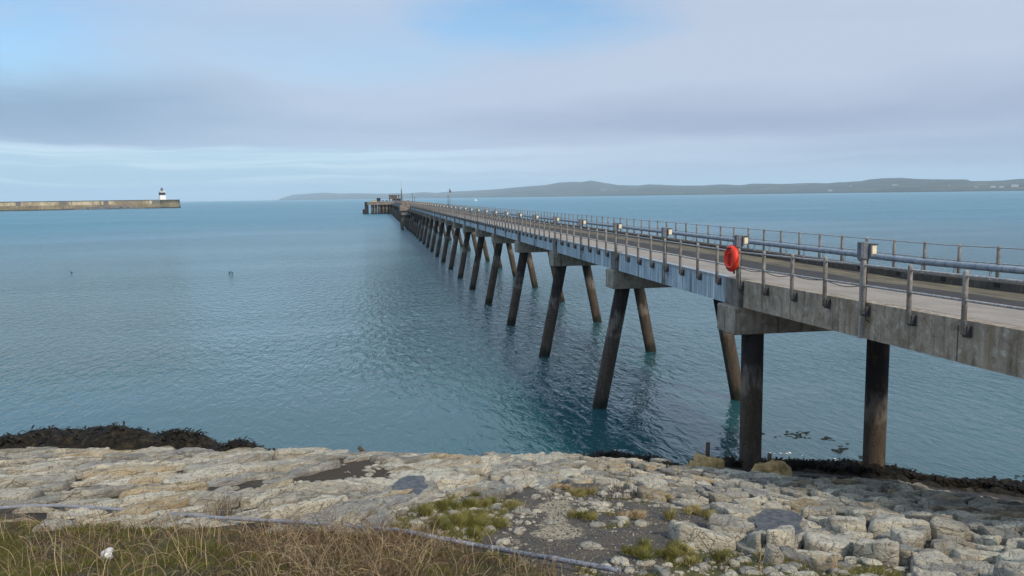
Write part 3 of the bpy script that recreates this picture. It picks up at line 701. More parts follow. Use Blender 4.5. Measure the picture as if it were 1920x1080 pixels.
def stone_mesh(ctr, G, area, seed):
    N = int(np.clip(560 / ctr[1], 22, 56))
    # resample the outline evenly
    P = np.vstack([G, G[:1]]); L = np.concatenate([[0], np.cumsum(np.hypot(*np.diff(P, axis=0).T))])
    s = np.linspace(0, L[-1], N, endpoint=False); O = np.stack([np.interp(s, L, P[:, 0]), np.interp(s, L, P[:, 1])], 1) - ctr
    r_ = np.random.default_rng(seed)
    size = math.sqrt(area)
    blocky = float(sstep(-4, 4, ctr[0]))
    near_ = float(sstep(19, 11, ctr[1]))
    hgt = (r_.uniform(.04, .145) + .11 * blocky * near_ * r_.uniform(0, 1.6)) * min(1.3, .5 + size)
    wob = 1 + (fbm(O[:, 0] * 3.2 + seed, O[:, 1] * 3.2, octv=3, seed=seed % 97) * .20)
    O = O * wob[:, None]
    prof = [(1.0, -.45), (1.0, -.06), (0.985, hgt * .55), (0.95, hgt * .92), (0.88, hgt), (.76, hgt), (.63, hgt), (.50, hgt), (.37, hgt), (.24, hgt), (.12, hgt)]
    V = []; top = []
    for f_, h in prof:
        V.append(np.column_stack([O * f_, np.full(N, h)])); top.append(np.full(N, 1.0 if h > 0 else 0.0) * (h / hgt if h > 0 else 0))
    V.append(np.array([[0, 0, hgt]])); top.append(np.array([1.0]))
    V = np.concatenate(V); tp = np.concatenate(top)
    wx, wy = V[:, 0] + ctr[0], V[:, 1] + ctr[1]
    tilt = r_.normal(0, .045 + .05 * blocky, 2); dip = r_.uniform(-1, 1, 2)
    z = V[:, 0] * tilt[0] + V[:, 1] * tilt[1]
    lay = (V[:, 0] - .56 * V[:, 1]) * (1 - blocky) + blocky * (V[:, 1] * 1.0 + .2 * V[:, 0]) + fbm(wx * 1.3, wy * .6, seed=5) * .9 + seed % 7
    stepn = np.floor(lay / .23); fr = lay / .23 - stepn
    terr = (_h(stepn.astype(np.int64), np.full(len(V), seed % 1000), np.zeros(len(V), np.int64), 3) - .5)
    z += terr * (.11 - .05 * blocky) * sstep(0, .25, fr)
    ox = (seed * 13.7) % 400
    z += fbm(wx * 1.5 + ox, wy * 1.0, seed=40) * .15 + fbm(wx * 5 + ox, wy * 3.0, seed=41, octv=4, gain=.55) * .085 - np.abs(fbm(wx * 3.1 + ox, wy * 1.7, seed=43, octv=3)) * .11
    V[:, 2] += z * tp
    V[:, 2] += gz(ctr[0] + V[:, 0], ctr[1] + V[:, 1]) - gz(ctr[0], ctr[1])
    V[:, 0] += fbm(wx * 4, wy * 4, V[:, 2] * 5, octv=2, seed=51) * .05; V[:, 1] += fbm(wx * 4, wy * 4, V[:, 2] * 5, octv=2, seed=52) * .05
    nr = len(prof); a = np.arange(N); b = (a + 1) % N; T = []
    for k in range(nr - 1):
        T.append(np.stack([k * N + a, k * N + b, (k + 1) * N + b], 1)); T.append(np.stack([k * N + a, (k + 1) * N + b, (k + 1) * N + a], 1))
    T.append(np.stack([(nr - 1) * N + a, (nr - 1) * N + b, np.full(N, nr * N)], 1))
    tint = float(np.clip(r_.beta(1.4, 1.15) + .12 * fbm(np.array([ctr[0] * .2]), np.array([ctr[1] * .2]), seed=60)[0], 0, 1)); hue = r_.uniform()
    return V, np.concatenate(T), tint, hue
SV, STT, SA, SH, off = [], [], [], [], 0
for k, (_, ctr, G, area) in enumerate(stones):
    V, T, tint, hue = stone_mesh(ctr, G, area, k + 1)
    zc = float(gz(ctr[0], ctr[1])) + rng.uniform(-.05, .07) * (1.25 - .5 * float(sstep(-5, 2, ctr[0])))
    if k < 295:
        me = np_mesh('stone', V, T, False, {'tint': np.full(len(V), tint), 'hue': np.full(len(V), hue)})
        obj('stone', me, M['rockr' if ctr[0] > -1 else 'rock'], bank, (ctr[0], ctr[1], zc))
    else:
        SV.append(V + np.array([ctr[0], ctr[1], zc])); STT.append(T + off); off += len(V); SA.append(np.full(len(V), tint)); SH.append(np.full(len(V), hue))
obj('small_stone', np_mesh('small_stone', np.concatenate(SV), np.concatenate(STT), False, {'tint': np.concatenate(SA), 'hue': np.concatenate(SH)}), M['rockr'], bank, kind='stuff')
print('stones', len(stones))

# broad flat slabs that hold puddles
def slab(name, pts, h, dish, seed, puddle=None):
    W = [onground(*p_) for p_ in pts]; G = np.array([[p_[0], p_[1]] for p_ in W])
    for _ in range(3):
        nx = np.roll(G, -1, 0); G = np.stack([G * .78 + nx * .22, G * .22 + nx * .78], 1).reshape(-1, 2)
    ctr = G.mean(0); V, T, tint, hue = stone_mesh(ctr, G, 1.0, seed)
    zc = float(gz(ctr[0], ctr[1])) + h
    N = (len(V) - 1) // 11; rr = np.repeat([1, 1, .985, .95, .88, .76, .63, .5, .37, .24, .12], N); rr = np.append(rr, 0)
    V[:, 2] -= dish * sstep(.80, .55, rr)
    o = obj('stone', np_mesh('stone', V, T, False, {'tint': np.full(len(V), .35), 'hue': np.full(len(V), .45)}), M['rock'], bank, (ctr[0], ctr[1], zc))
    return ctr, zc, V, rr
def puddle(ctr, zc, V, rr, label, frac=.70, dz=.0):
    N = (len(V) - 1) // 11; ring = V[4 * N:5 * N]; sel = rr < .72
    zl = zc + float(np.percentile(V[sel, 2], 72)) + dz
    k = len(ring); ang = np.linspace(0, 2 * math.pi, k, endpoint=False)
    W_ = frac + fbm(np.cos(ang) * 2 + ctr[0], np.sin(ang) * 2, octv=3, seed=77) * .5
    P = np.column_stack([ring[:, 0] / .88 * W_ + ctr[0], ring[:, 1] / .88 * W_ + ctr[1], np.full(k, zl)])
    bm = bmesh.new(); bm.faces.new([bm.verts.new(c) for c in P]); bmesh.ops.recalc_face_normals(bm, faces=bm.faces[:])
    if bm.faces[0].normal.z < 0: bm.faces[0].normal_flip()
    obj('puddle', bm, M['puddle'], kind='structure', label=label)
s1 = slab('stone', [(1372, 1034), (1395, 1000), (1440, 990), (1510, 996), (1528, 1016), (1490, 1036), (1430, 1040)], .10, .07, 900)
puddle(*s1, 'dark rain puddle on a flat stone at lower right')
s2 = slab('stone', [(690, 952), (735, 925), (790, 918), (830, 926), (790, 944), (740, 960)], .08, .06, 901)
puddle(*s2, 'dark rain puddle on a flat stone below the soil patch')

# ------------------------------------------------------------------ foreshore: weed-covered rocks
def weed_rock_mesh(rx, ry, h, seed, nu=56, nv=16):
    u = np.linspace(0, 2 * math.pi, nu, endpoint=False); v = np.linspace(0, 1, nv)
    U, W_ = np.meshgrid(u, v); r = np.sin(W_ * math.pi / 2 * 1.0); zz = np.cos(W_ * math.pi / 2) ** .75
    X = np.cos(U) * r * rx; Y = np.sin(U) * r * ry
    n1 = fbm(X * .9 + seed, Y * .9, octv=4, seed=seed); n2 = fbm(X * 5 + seed, Y * 5, zz * 3, octv=3, seed=seed + 1)
    Z = zz * h * (1 + n1 * 1.1) + n2 * .16 - .30 * W_ ** 3
    X = X * (1 + fbm(np.cos(U) * 1.5 + seed, np.sin(U) * 1.5, octv=3, seed=seed + 5) * .5); Y = Y * (1 + fbm(np.cos(U) * 1.5, np.sin(U) * 1.5 + seed, octv=3, seed=seed + 6) * .5)
    ii = np.arange(nu * nv).reshape(nv, nu); a = ii[:-1]; b = ii[1:]
    Q = np.stack([a, b, np.roll(b, -1, 1), np.roll(a, -1, 1)], -1).reshape(-1, 4)
    return np.stack([X, Y, Z], -1).reshape(-1, 3), Q
def fronds(P, n, seed, ln=.28):
    r_ = np.random.default_rng(seed); k = r_.integers(0, len(P), n); B = P[k] + r_.normal(0, .05, (n, 3))
    a = r_.uniform(0, 6.28, n); L = ln * r_.uniform(.5, 1.4, n); wd = r_.uniform(.015, .05, n)
    dx, dy = np.cos(a), np.sin(a)
    V = np.zeros((n, 6, 3)); up = r_.uniform(.15, .75, n)
    for i, (f_, zf) in enumerate(((0, 0), (.5, 1.0), (1, .55))):
        cx = B[:, 0] + dx * L * f_; cy = B[:, 1] + dy * L * f_; cz = B[:, 2] + L * up * zf * .6 - .02
        s = wd * (1, 1.2, .4)[i]
        V[:, i * 2] = np.stack([cx - dy * s, cy + dx * s, cz], 1); V[:, i * 2 + 1] = np.stack([cx + dy * s, cy - dx * s, cz], 1)
    o = np.arange(n)[:, None] * 6
    Q = np.concatenate([o + np.array([[0, 1, 3, 2]]), o + np.array([[2, 3, 5, 4]])])
    return V.reshape(-1, 3), Q
def weed_reef(lumps, label):
    """one reef: overlapping humps in one mesh and the weed hanging on it"""
    e = empty('seaweed_reef', (lumps[0][0], lumps[0][1], 0), label=label, cat='seaweed rocks')
    Vs, Qs, off = [], [], 0
    for k, (x, y, rx, ry, h) in enumerate(lumps):
        V, Q = weed_rock_mesh(rx, ry, h * .66, 100 + k * 13 + int(abs(x) * 7)); V = V + np.array([x - lumps[0][0], y - lumps[0][1], 0])
        Vs.append(V); Qs.append(Q + off); off += len(V)
    V = np.concatenate(Vs); obj('rock', np_mesh('rock', V, np.concatenate(Qs), True), M['weed'], e)
    up = V[V[:, 2] > .05]
    FV, FQ = fronds(up, 400 * len(lumps), len(lumps), .30); obj('weed', np_mesh('weed', FV, FQ), M['weed'], e, kind='stuff')
weed_reef([(-18.6, 35.6, 3.4, 1.9, 1.75), (-23.0, 35.2, 3.6, 1.9, 1.45), (-15.6, 36.2, 2.0, 1.2, 1.2), (-20.9, 36.2, 2.8, 1.6, 1.7), (-27, 34.6, 3.2, 1.8, 1.3)], 'large black weed-covered reef behind the stones at far left')
weed_reef([(-12.6, 35.4, 1.5, 1.0, .95), (-11.2, 34.9, 1.4, .9, .62)], 'small black weed-covered rock right of the large left reef')
weed_reef([(4.4, 34.2, 1.5, .8, .34), (5.6, 33.6, 1.2, .7, .36), (3.2, 33.9, 1.0, .5, .2)], 'low wet black reef awash under the jetty shade')
fs = empty('foreshore', (13, 29, 0), kind='structure', label='dark weedy foreshore below the pale stones')
for k in range(230):
    px = rng.uniform(1235, 2000); x_t = np.interp(px, [1235, 1330, 1480, 1650, 1920, 2000], [866, 874, 884, 902, 936, 945]); y_t = np.interp(px, [1235, 1330, 1480, 1560, 1700, 1920, 2000], [858, 866, 858, 872, 888, 912, 920])
    py = y_t + (x_t - y_t) * rng.uniform(0.0, 1.05)
    P = onground(px, py); s_ = rng.uniform(.18, .46) * (1 if px > 1450 else .6)
    V, Q = weed_rock_mesh(s_ * rng.uniform(1.0, 2.0), s_, s_ * rng.uniform(.12, .34), 300 + k, 28, 10); V[:, 2] += fbm(V[:, 0] * 9 + k, V[:, 1] * 9, V[:, 2] * 6, octv=3, seed=k) * .14
    V[:, 2] += .05
    obj('weedy_rock', np_mesh('weedy_rock', V, Q, True), M['weed'] if rng.uniform() < .90 else M['foreshore'], fs, (P[0] - 13, P[1] - 29, max(P[2], -.05)))
    if k % 2 == 0:
        pass
allp = []
for k in range(2600):
    px = rng.uniform(1300, 1990); x_t = np.interp(px, [1235, 1330, 1480, 1650, 1920, 2000], [864, 872, 880, 898, 930, 938]); y_t = np.interp(px, [1235, 1330, 1480, 1560, 1700, 1920, 2000], [858, 866, 860, 874, 890, 912, 920])
    if px < 1450 and rng.uniform() < .8: continue
    allp.append(onground(px, y_t + (x_t - y_t) * rng.uniform(0, 1)) + np.array([0, 0, .12 + rng.uniform(0, .18)]))
FV, FQ = fronds(np.array(allp), 12000, 9, .24); FV -= np.array([13, 29, 0]); obj('weed', np_mesh('weed', FV, FQ), M['weed'], fs, kind='stuff')
# the strip of dark wet ground between stones and sea
sx_, sy_ = np.meshgrid(np.arange(3, 29, .25), np.arange(26.2, 34, .2)); sz_ = np.maximum(gz(sx_, sy_), np.where(sy_ < 30.2, .06, -1)) + .07 + fbm(sx_ * 2, sy_ * 2, seed=70) * .16
edge_y = np.interp(sx_, [3, 6.6, 9.7, 13, 17, 24], [29.0, 28.2, 27.6, 27.3, 27.2, 27.0]); sz_ = np.where(sy_ < edge_y, sz_ - .45, sz_)
ii = np.arange(sx_.size).reshape(sx_.shape); Q = np.stack([ii[:-1, :-1], ii[:-1, 1:], ii[1:, 1:], ii[1:, :-1]], -1).reshape(-1, 4)
obj('wet_ground', np_mesh('wet_ground', np.stack([sx_ - 13, sy_ - 29, sz_], -1).reshape(-1, 3), Q, True), M['foreshore'], fs)
# floating weed
fpts = [at(1428 + rng.normal(0, 2), 814 + rng.normal(0, 1), 0) for _ in range(2)]
for (px, py, sp, sy, nn) in [(1487, 815, 14, 3, 26), (1503, 819, 9, 2, 14), (1551, 823, 7, 1.6, 16), (1513, 812, 3, 1, 6), (1572, 845, 8, 3, 18), (1578, 840, 4, 2, 8), (1590, 833, 2, 1, 3), (1616, 858, 6, 2, 8), (1430, 813, 2, 1, 5), (1895, 905, 14, 3, 18), (1860, 915, 10, 3, 14), (1915, 892, 4, 1, 3)]:
    fpts += [at(px + rng.normal(0, sp), py + rng.normal(0, sy), 0) for _ in range(nn)]
Vs, Qs, off = [], [], 0
for k, P in enumerate(fpts):
    V, Q = weed_rock_mesh(rng.uniform(.06, .2), rng.uniform(.06, .15), rng.uniform(.03, .08), 700 + k, 8, 4); V[:, 2] *= .35
    Vs.append(V + P); Qs.append(Q + off); off += len(V)
obj('floating_weed', np_mesh('floating_weed', np.concatenate(Vs), np.concatenate(Qs), True), M['weed'], kind='stuff', label='scraps of dark seaweed floating between the two shore piles', cat='seaweed')
mt, t = mat('sea foam'); fin(t, (0.75, 0.77, 0.78), 0.8); M['foam'] = mt
Vs, Qs, off = [], [], 0
for k in range(28):
    c_ = [(1487, 855, 14, 4), (1512, 863, 18, 3), (1540, 871, 16, 3), (1470, 849, 8, 2), (1568, 876, 14, 2)][rng.integers(0, 5)]
    P = at(c_[0] + rng.normal(0, c_[2] * 1.3), c_[1] + rng.normal(0, c_[3] * .5), 0.006); n_ = 7; a = np.linspace(0, 6.28, n_, endpoint=False); r_ = rng.uniform(.012, .05) * rng.uniform(.5, 1.2, n_)
    V = np.column_stack([P[0] + np.cos(a) * r_ * 1.7, P[1] + np.sin(a) * r_, np.full(n_, .006 + k * 1e-5)]); V = np.vstack([V, [[P[0], P[1], .03]]])
    Vs.append(V); Qs.append(np.array([[off + i, off + (i + 1) % n_, off + n_] for i in range(n_)])); off += n_ + 1
obj('foam', np_mesh('foam', np.concatenate(Vs), np.concatenate(Qs)), M['foam'], kind='stuff', label='white foam of a small wave breaking at the weedy edge', cat='foam')

# ------------------------------------------------------------------ jetty (local frame: x across to the right, y seaward, z up from water)
PHI = 0.16764; J0 = (9.26157, 20.92645, 0); S = 1.84; UK = 7.36
ZD = EYE - 3.07           # deck level
def zo(u): return 0.0193 * max(0.0, UK - u)
def rf(co): return Vector((co[0], co[1], co[2] + zo(co[1])))
def jw(v, u, z): return np.array([J0[0] + math.cos(PHI) * v - math.sin(PHI) * u, J0[1] + math.sin(PHI) * v + math.cos(PHI) * u, z])
def u_for_px(px, v, z):
    lo, hi = 5.0, 700.0
    for _ in range(60):
        mi = (lo + hi) / 2
        if proj(jw(v, mi, z))[0] > px: lo = mi
        else: hi = mi
    return lo
def v_for_px(px, u, z):
    lo, hi = -80.0, 80.0
    for _ in range(60):
        mi = (lo + hi) / 2
        if proj(jw(mi, u, z))[0] < px: lo = mi
        else: hi = mi
    return lo
UL, UE = -24.0, 588.0     # landward and seaward ends
jet = empty('jetty', J0, PHI, label='long concrete jetty on raking tube piles running out to sea', cat='jetty')
segs = [UL, UK, UE]
GAPM = 1
def strip(name, x0, x1, z0, z1, m_):
    for a, b in ((UL, UK), (UK, UE)):
        n_ = 1 if a == UL else 1
        bm = bmesh.new(); bx(bm, x0, x1, a, b - (.02 if a == UL else 0), z0, z1, f=rf); obj(name, bm, m_, jet)
strip('walkway', 0.50, 2.52, ZD - .22, ZD, M['walk'])
strip('walkway_edge', 0.17, 0.50, ZD - .16, ZD - .012, M['walk'])
strip('roadway', 2.52, 6.80, ZD - .42, ZD - .20, M['road'])
strip('kerb', 6.80, 7.50, ZD - .42, ZD + .05, M['kerb'])
strip('edge_beam', 7.50, 7.92, ZD - .95, ZD - .10, M['concrete'])
strip('girder', 0.55, 1.15, ZD - .97, ZD - .225, M['pilaster'])
strip('girder', 3.4, 4.2, ZD - .97, ZD - .425, M['pilaster'])
strip('girder', 6.5, 7.2, ZD - .97, ZD - .425, M['pilaster'])
# scuppers in the kerb
sc = bmesh.new(); bx(sc, -.012, .0, -.13, .13, 0, .16); scm = bpy.data.meshes.new('scupper'); sc.to_mesh(scm); sc.free(); scm.materials.append(M['dark'])
u = -9.0
while u < 80:
    obj('scupper', scm, None, jet, (6.80, u, ZD - .12 + zo(u))); u += 2.45
# side panels: concrete on the ramp, blue-grey beyond
ZB = ZD - .98
def panel(u0, u1, m_, x0=.15, top=-.005):
    bm = bmesh.new(); jg = .03 if m_ is M['concrete'] else .014; bx(bm, x0, .50, u0 + jg, u1 - jg, ZB, ZD + top, 0.0, f=rf); return obj('side_panel', bm, m_, jet)
u = UL
k = 0
edges = [0.35 - 3.68 * i for i in range(0, 8)][::-1] + [0.35 + 3.68, UK - .02]
for a, b in zip(edges, edges[1:]):
    if b - a > .3: panel(a, b, M['concrete'], .15 if k % 2 else .165)
    k += 1
BENT = [8.1 + 14.72 * i for i in range(40)]
for i, ub in enumerate(BENT):
    bm = bmesh.new(); bx(bm, .10, .52, ub - .72, ub + .55, ZB - .005, ZD + .002, .015); obj('pilaster', bm, M['pilaster'], jet)
    e0 = ub + .56; e1 = ub + 14.72 - .73; wd = (e1 - e0) / 4
    for q in range(4):
        if e0 + wd * (q + 1) < UE: panel(e0 + wd * q, e0 + wd * (q + 1), M['panel'], .15 + .006 * (q % 2))
# pile caps with their two piles
def capmesh():
    bm = bmesh.new(); bx(bm, -.14, 7.95, -.73, .73, ZB - 1.0, ZB - .004, .04); me = bpy.data.meshes.new('pile_cap'); bm.to_mesh(me); bm.free(); me.materials.append(M['cap']); return me
def pilemesh(dx, dy=0.0, zb=-2.5):
    bm = bmesh.new(); zt = ZB - 1.0; H = zt - zb; n_ = 9
    tube(bm, [(dx * (zt - z_) , dy * (zt - z_), z_) for z_ in np.linspace(zb, zt + .02, n_)], .40, 20, cap=False); me = bpy.data.meshes.new('pile'); bm.to_mesh(me); bm.free(); me.materials.append(M['pile']); return me
CM, PL, PR, PV = capmesh(), pilemesh(-.20), pilemesh(.20), pilemesh(0)
for i, ub in enumerate(BENT):
    c_ = obj('pile_cap', CM, None, jet, (0, ub, 0))
    if i == 0:
        obj('pile', PV, None, c_, (.87, -.15, 0)); obj('pile', PV, None, c_, (5.95, -.15, 0))
    else:
        obj('pile', PL, None, c_, (.62, 0, 0)); obj('pile', PR, None, c_, (6.15, 0, 0))
# landward supports
for ub in (-8.5, -18.0):
    bm = bmesh.new(); bx(bm, -.14, 7.95, -.73, .73, ZB - 3.0, ZB - .004 + .3, .04); obj('abutment', bm, M['cap'], jet, (0, ub, 0))
# ladder by the third bent
bm = bmesh.new(); ul = BENT[2] + 1.1
p0 = Vector((1.0, u_for_px(1028.5, 1.0, ZB), ZB - .1)); p1 = Vector((1.5, u_for_px(1051, 1.5, 4.8), 4.6))
for sy_ in (-.22, .22): tube(bm, [p0 + Vector((0, sy_, 0)), p1 + Vector((0, sy_, 0))], .035, 6)
for f_ in np.linspace(.04, .96, 17):
    c_ = p0.lerp(p1, f_); tube(bm, [c_ + Vector((0, -.22, 0)), c_ + Vector((0, .22, 0))], .022, 5)
obj('ladder', bm, M['dark'], jet)
# passing bay
ub0 = u_for_px(768.5, 0.0, ZD); vb = v_for_px(750.5, ub0, ZD)
bay = bmesh.new(); bx(bay, vb, .10, ub0, ub0 + 16, ZD - 1.7, ZD + .35, .05); obj('passing_bay', bay, M['headdeck'], jet)
bay = bmesh.new(); bx(bay, vb + .4, .3, ub0 + .6, ub0 + 15, ZD - 3.2, ZD - 1.7); obj('bay_beam', bay, M['pilaster'], jet)
for vv_ in (vb + .7, vb + 2.6):
    for uu in (1.2, 7.5, 14): obj('bay_pile', PV, None, jet, (vv_, ub0 + uu, 0))
for vv_, uu, hh in ((vb + 1.0, 1.0, 1.5), (vb + 1.9, 4, 1.1), (vb + 2.9, 1.4, 1.9)):
    bm = bmesh.new(); bx(bm, vv_ - .4, vv_ + .4, ub0 + uu, ub0 + uu + .9, ZD + .35, ZD + .35 + hh, .05); obj('bollard', bm, M['headdeck'], jet)

# ------------------------------------------------------------------ hand rails
ZR = EYE - 2.02
def rail_post_mesh(name, foot):
    bm = bmesh.new(); lathe(bm, [(.058, foot), (.058, 1.05), (.050, 1.10), (.030, 1.125)], 10); me = bpy.data.meshes.new(name); bm.to_mesh(me); bm.free(); me.materials.append(M['post']); return me
def bracket_mesh():
    bm = bmesh.new(); bx(bm, .03, .17, -.085, .085, -.36, -.10, .008); bx(bm, -.005, .03, -.05, .05, -.30, -.16)
    for zz in (-.30, -.23, -.16): lathe(bm, [(.022, -.108), (.022, -.085)], 6, 'y', (.11, 0, zz))
    me = bpy.data.meshes.new('bracket'); bm.to_mesh(me); bm.free(); me.materials.append(M['bracket']); return me
PM, BM_ = rail_post_mesh('post', -.30), bracket_mesh()
hr1 = empty('handrail', (J0[0], J0[1], 0), PHI, label='grey post-and-rail handrail along the near left edge of the jetty', cat='railing')
hr2 = empty('handrail', (J0[0], J0[1], 0), PHI, label='grey post-and-rail handrail along the far right edge, behind the lagged pipe', cat='railing')
sv1, sq1 = [], []
def joined(meshes_at, name, m_, parent):
    bm = bmesh.new()
    for me, loc in meshes_at:
        n0 = len(bm.verts); bm.from_mesh(me); bm.verts.ensure_lookup_table()
        for v in bm.verts[n0:]: v.co += Vector(loc)
    obj(name, bm, m_, parent, kind='stuff')
far1, farb, far2 = [], [], []
ks = list(range(-8, int(UE / S)))
simple = bmesh.new(); bx(simple, -.055, .055, -.055, .055, -.3, 1.12); sme = bpy.data.meshes.new('simple_post'); simple.to_mesh(sme); simple.free()
simb = bmesh.new(); bx(simb, .03, .17, -.085, .085, -.36, -.10); sbm = bpy.data.meshes.new('simple_bracket'); simb.to_mesh(sbm); simb.free()
for i, k in enumerate(ks):
    u = (k - 2) * S; loc = (0, u, ZD + zo(u))
    if i < 280:
        o = obj('post', PM, None, hr1, loc)
        if i < 90: obj('bracket', BM_, None, o, (0, 0, 0))
        else: farb.append((sbm, loc))
    else: far1.append((sme, loc)); farb.append((sbm, loc))
    u2 = (k - 2 + .55) * S; loc2 = (8.05, u2, ZD + zo(u2))
    if i < 280: obj('post', PM, None, hr2, loc2)
    else: far2.append((sme, loc2))
joined(far1, 'far_posts', M['post'], hr1); joined(farb, 'far_brackets', M['bracket'], hr1); joined(far2, 'far_posts', M['post'], hr2)
def rails(parent, x, hs, r):
    for nm, hh in hs:
        bm = bmesh.new()
        tube(bm, [(x, UL, ZD + hh + zo(UL)), (x, UK, ZD + hh), (x, UE, ZD + hh)], r, 8); obj(nm, bm, M['steel'], parent)
rails(hr1, 0.0, (('top_rail', 1.0), ('mid_rail', .46)), .028)
rails(hr2, 8.05, (('top_rail', 1.06), ('mid_rail', .52)), .020)
# cables looping under the mid rail
bm = bmesh.new(); pts = []
for k in range(2, 6):
    for f_ in np.linspace(0, 1, 10)[:-1]:
        u = (k - 2 + f_) * S; pts.append((.0, u, ZD + zo(u) + .46 - .10 * math.sin(math.pi * f_) ** 1 * (1.0, .6, 1.1, .8)[k - 2]))
tube(bm, pts, .011, 5); o = obj('cable', bm, M['dark'], None, (J0[0], J0[1], 0), label='thin black cable looping under the mid rail landward of the life ring', cat='cable'); o.rotation_euler = (0, 0, PHI)

# ------------------------------------------------------------------ pipeline
pl = empty('pipeline', (J0[0], J0[1], 0), PHI, label='thick pale grey lagged pipe running along the far side of the deck', cat='pipe')
ZP = EYE - 2.62
bm = bmesh.new(); tube(bm, [(7.2, UL, ZP + zo(UL)), (7.2, UK, ZP), (7.2, UE - 6, ZP)], .115, 18); obj('pipe', bm, M['pipe'], pl)
bm = bmesh.new(); u = -8.0
while u < 75:
    a = u; zz = ZP + zo(a)
    lathe(bm, [(.119, -.008), (.119, .008)], 18, 'y', (7.2, a, zz)); u += rng.uniform(.46, .62)
obj('lagging_bands', bm, M['bracket'], pl, kind='stuff')
bm = bmesh.new(); u0_ = 0
for xx in (-.045, .045): tube(bm, [(xx * .6, 0, ZD + .05), (xx, 0, ZP - .05)], .014, 5)
bx(bm, -.06, .06, -.03, .03, ZD + .05, ZD + .07)
sm = bpy.data.meshes.new('saddle'); bm.to_mesh(sm); bm.free(); sm.materials.append(M['steel'])
u = -7.6
while u < 140:
    obj('saddle', sm, None, pl, (7.2, u, zo(u))); u += 1.66

# ------------------------------------------------------------------ lamps on the taller posts
def make_lamp():
    e = empty('lamp_post', (0, 0, 0), PHI, label='x', cat='lamp', group='cream lamps along the jetty rail')
    bm = bmesh.new(); bx(bm, -.05, .05, .035, .115, -.95, 1.42, .006); obj('pole', bm, M['post'], e)
    bm = bmesh.new()
    prof = [(-.02, 1.18), (-.02, 1.60), (.05, 1.60), (.05, 1.42), (.09, 1.42), (.09, 1.60), (.17, 1.60), (.17, 1.18), (.11, 1.10), (.04, 1.10)]
    vs = [[bm.verts.new((x_, .09 + (a - .075) * 1.0 + (0), z_)) for (a, z_) in prof] for x_ in (-.10, -.06)]
    n_ = len(prof); bm.faces.new(vs[0]); bm.faces.new(vs[1][::-1])
    for i in range(n_): bm.faces.new((vs[0][i], vs[0][(i + 1) % n_], vs[1][(i + 1) % n_], vs[1][i]))
    bx(bm, -.06, .10, -.02, .05, 1.16, 1.60, .01); bmesh.ops.recalc_face_normals(bm, faces=bm.faces[:])
    obj('plate', bm, M['lampbody'], e)
    bm = bmesh.new(); bx(bm, .098, .13, -.12, .14, 1.22, 1.55, .01); hd = obj('lamp_housing', bm, M['lampbody'], e)
    bm = bmesh.new(); bx(bm, .12, .30, -.10, .12, 1.26, 1.53, .04); obj('lamp_glass', bm, M['lamp'], hd)
    bm = bmesh.new(); bx(bm, .10, .32, -.12, .14, 1.533, 1.56, .006); obj('hood', bm, M['bracket'], e)
    bm = bmesh.new(); tube(bm, [(.12, .0, 1.24), (.10, .0, 1.16), (.055, -.04, 1.05), (.055, -.045, .6), (.055, -.045, -.4), (.10, -.05, -.47), (.13, -.12, -.50)], .013, 5); obj('cable', bm, M['dark'], e)
    return e
lamp = make_lamp()
def copy_tree(o, parent=None):
    c = o.copy(); link(c); c.parent = parent
    for ch in list(o.children): copy_tree(ch, c)
    return c
ordn = ['first', 'second', 'third', 'fourth', 'fifth', 'sixth', 'seventh', 'eighth', 'ninth', 'tenth', 'eleventh']
nl = 0
lamps = []
for k in range(2, 300, 4):
    u = (k - 2) * S
    if u > 556: break
    o = lamp if nl == 0 else copy_tree(lamp)
    P = jw(0, u, ZD + zo(u)); o.location = P
    if nl == 0: o['label'] = 'largest lamp, cream housing on notched grey plate, landward of the life ring'
    elif nl == 1: o['label'] = 'cream lamp on the tall post right beside the orange life ring'
    elif nl - 2 < 10: o['label'] = ordn[nl - 2] + ' cream lamp along the rail seaward of the life ring post'
    else: o['label'] = 'tiny cream lamp on the distant stretch of the jetty rail'
    lamps.append(o); nl += 1

# ------------------------------------------------------------------ life ring
zL = EYE - 2.31; uL = u_for_px(1370, -.17, zL)
lr = empty('life_ring', tuple(jw(-.085, uL, zL)), PHI, label='orange red life ring housing hung on the jetty rail', cat='life ring')
def ringo(prof, name, m_, par, n_=40, sx=1.0):
    bm = bmesh.new(); lathe(bm, prof, n_, 'x'); return obj(name, bm, m_, par)
shell = ringo([(.43, .03), (.475, .0), (.485, -.06), (.465, -.12), (.40, -.165), (.31, -.17), (.285, -.13), (.27, -.10)], 'shell', M['red'], lr)
# recessed middle with two grips
bm = bmesh.new(); lathe(bm, [(.272, -.06), (.272, -.125), (.262, -.130)], 32, 'x'); mid = obj('recess', bm, M['reddark'], lr)
bm = bmesh.new()
for yy in (-.07, .0, .07): tube(bm, [(-.125, yy, -.22), (-.15, yy, -.18), (-.15, yy, .18), (-.125, yy, .22)], .016, 6)
obj('grip', bm, M['red'], mid)
for zz in (-.36, .36):
    bm = bmesh.new(); bx(bm, -.185, -.172, -.16, .16, zz - .022, zz + .022, .003); bx(bm, -.18, .02, -.17, -.155, zz - .02, zz + .02); obj('strap', bm, M['dark'], lr)
bm = bmesh.new(); bx(bm, .03, .07, -.05, .05, -.56, .50, .01); bx(bm, .03, .058, -.30, .30, .20, .26); obj('back_bracket', bm, M['bracket'], lr)

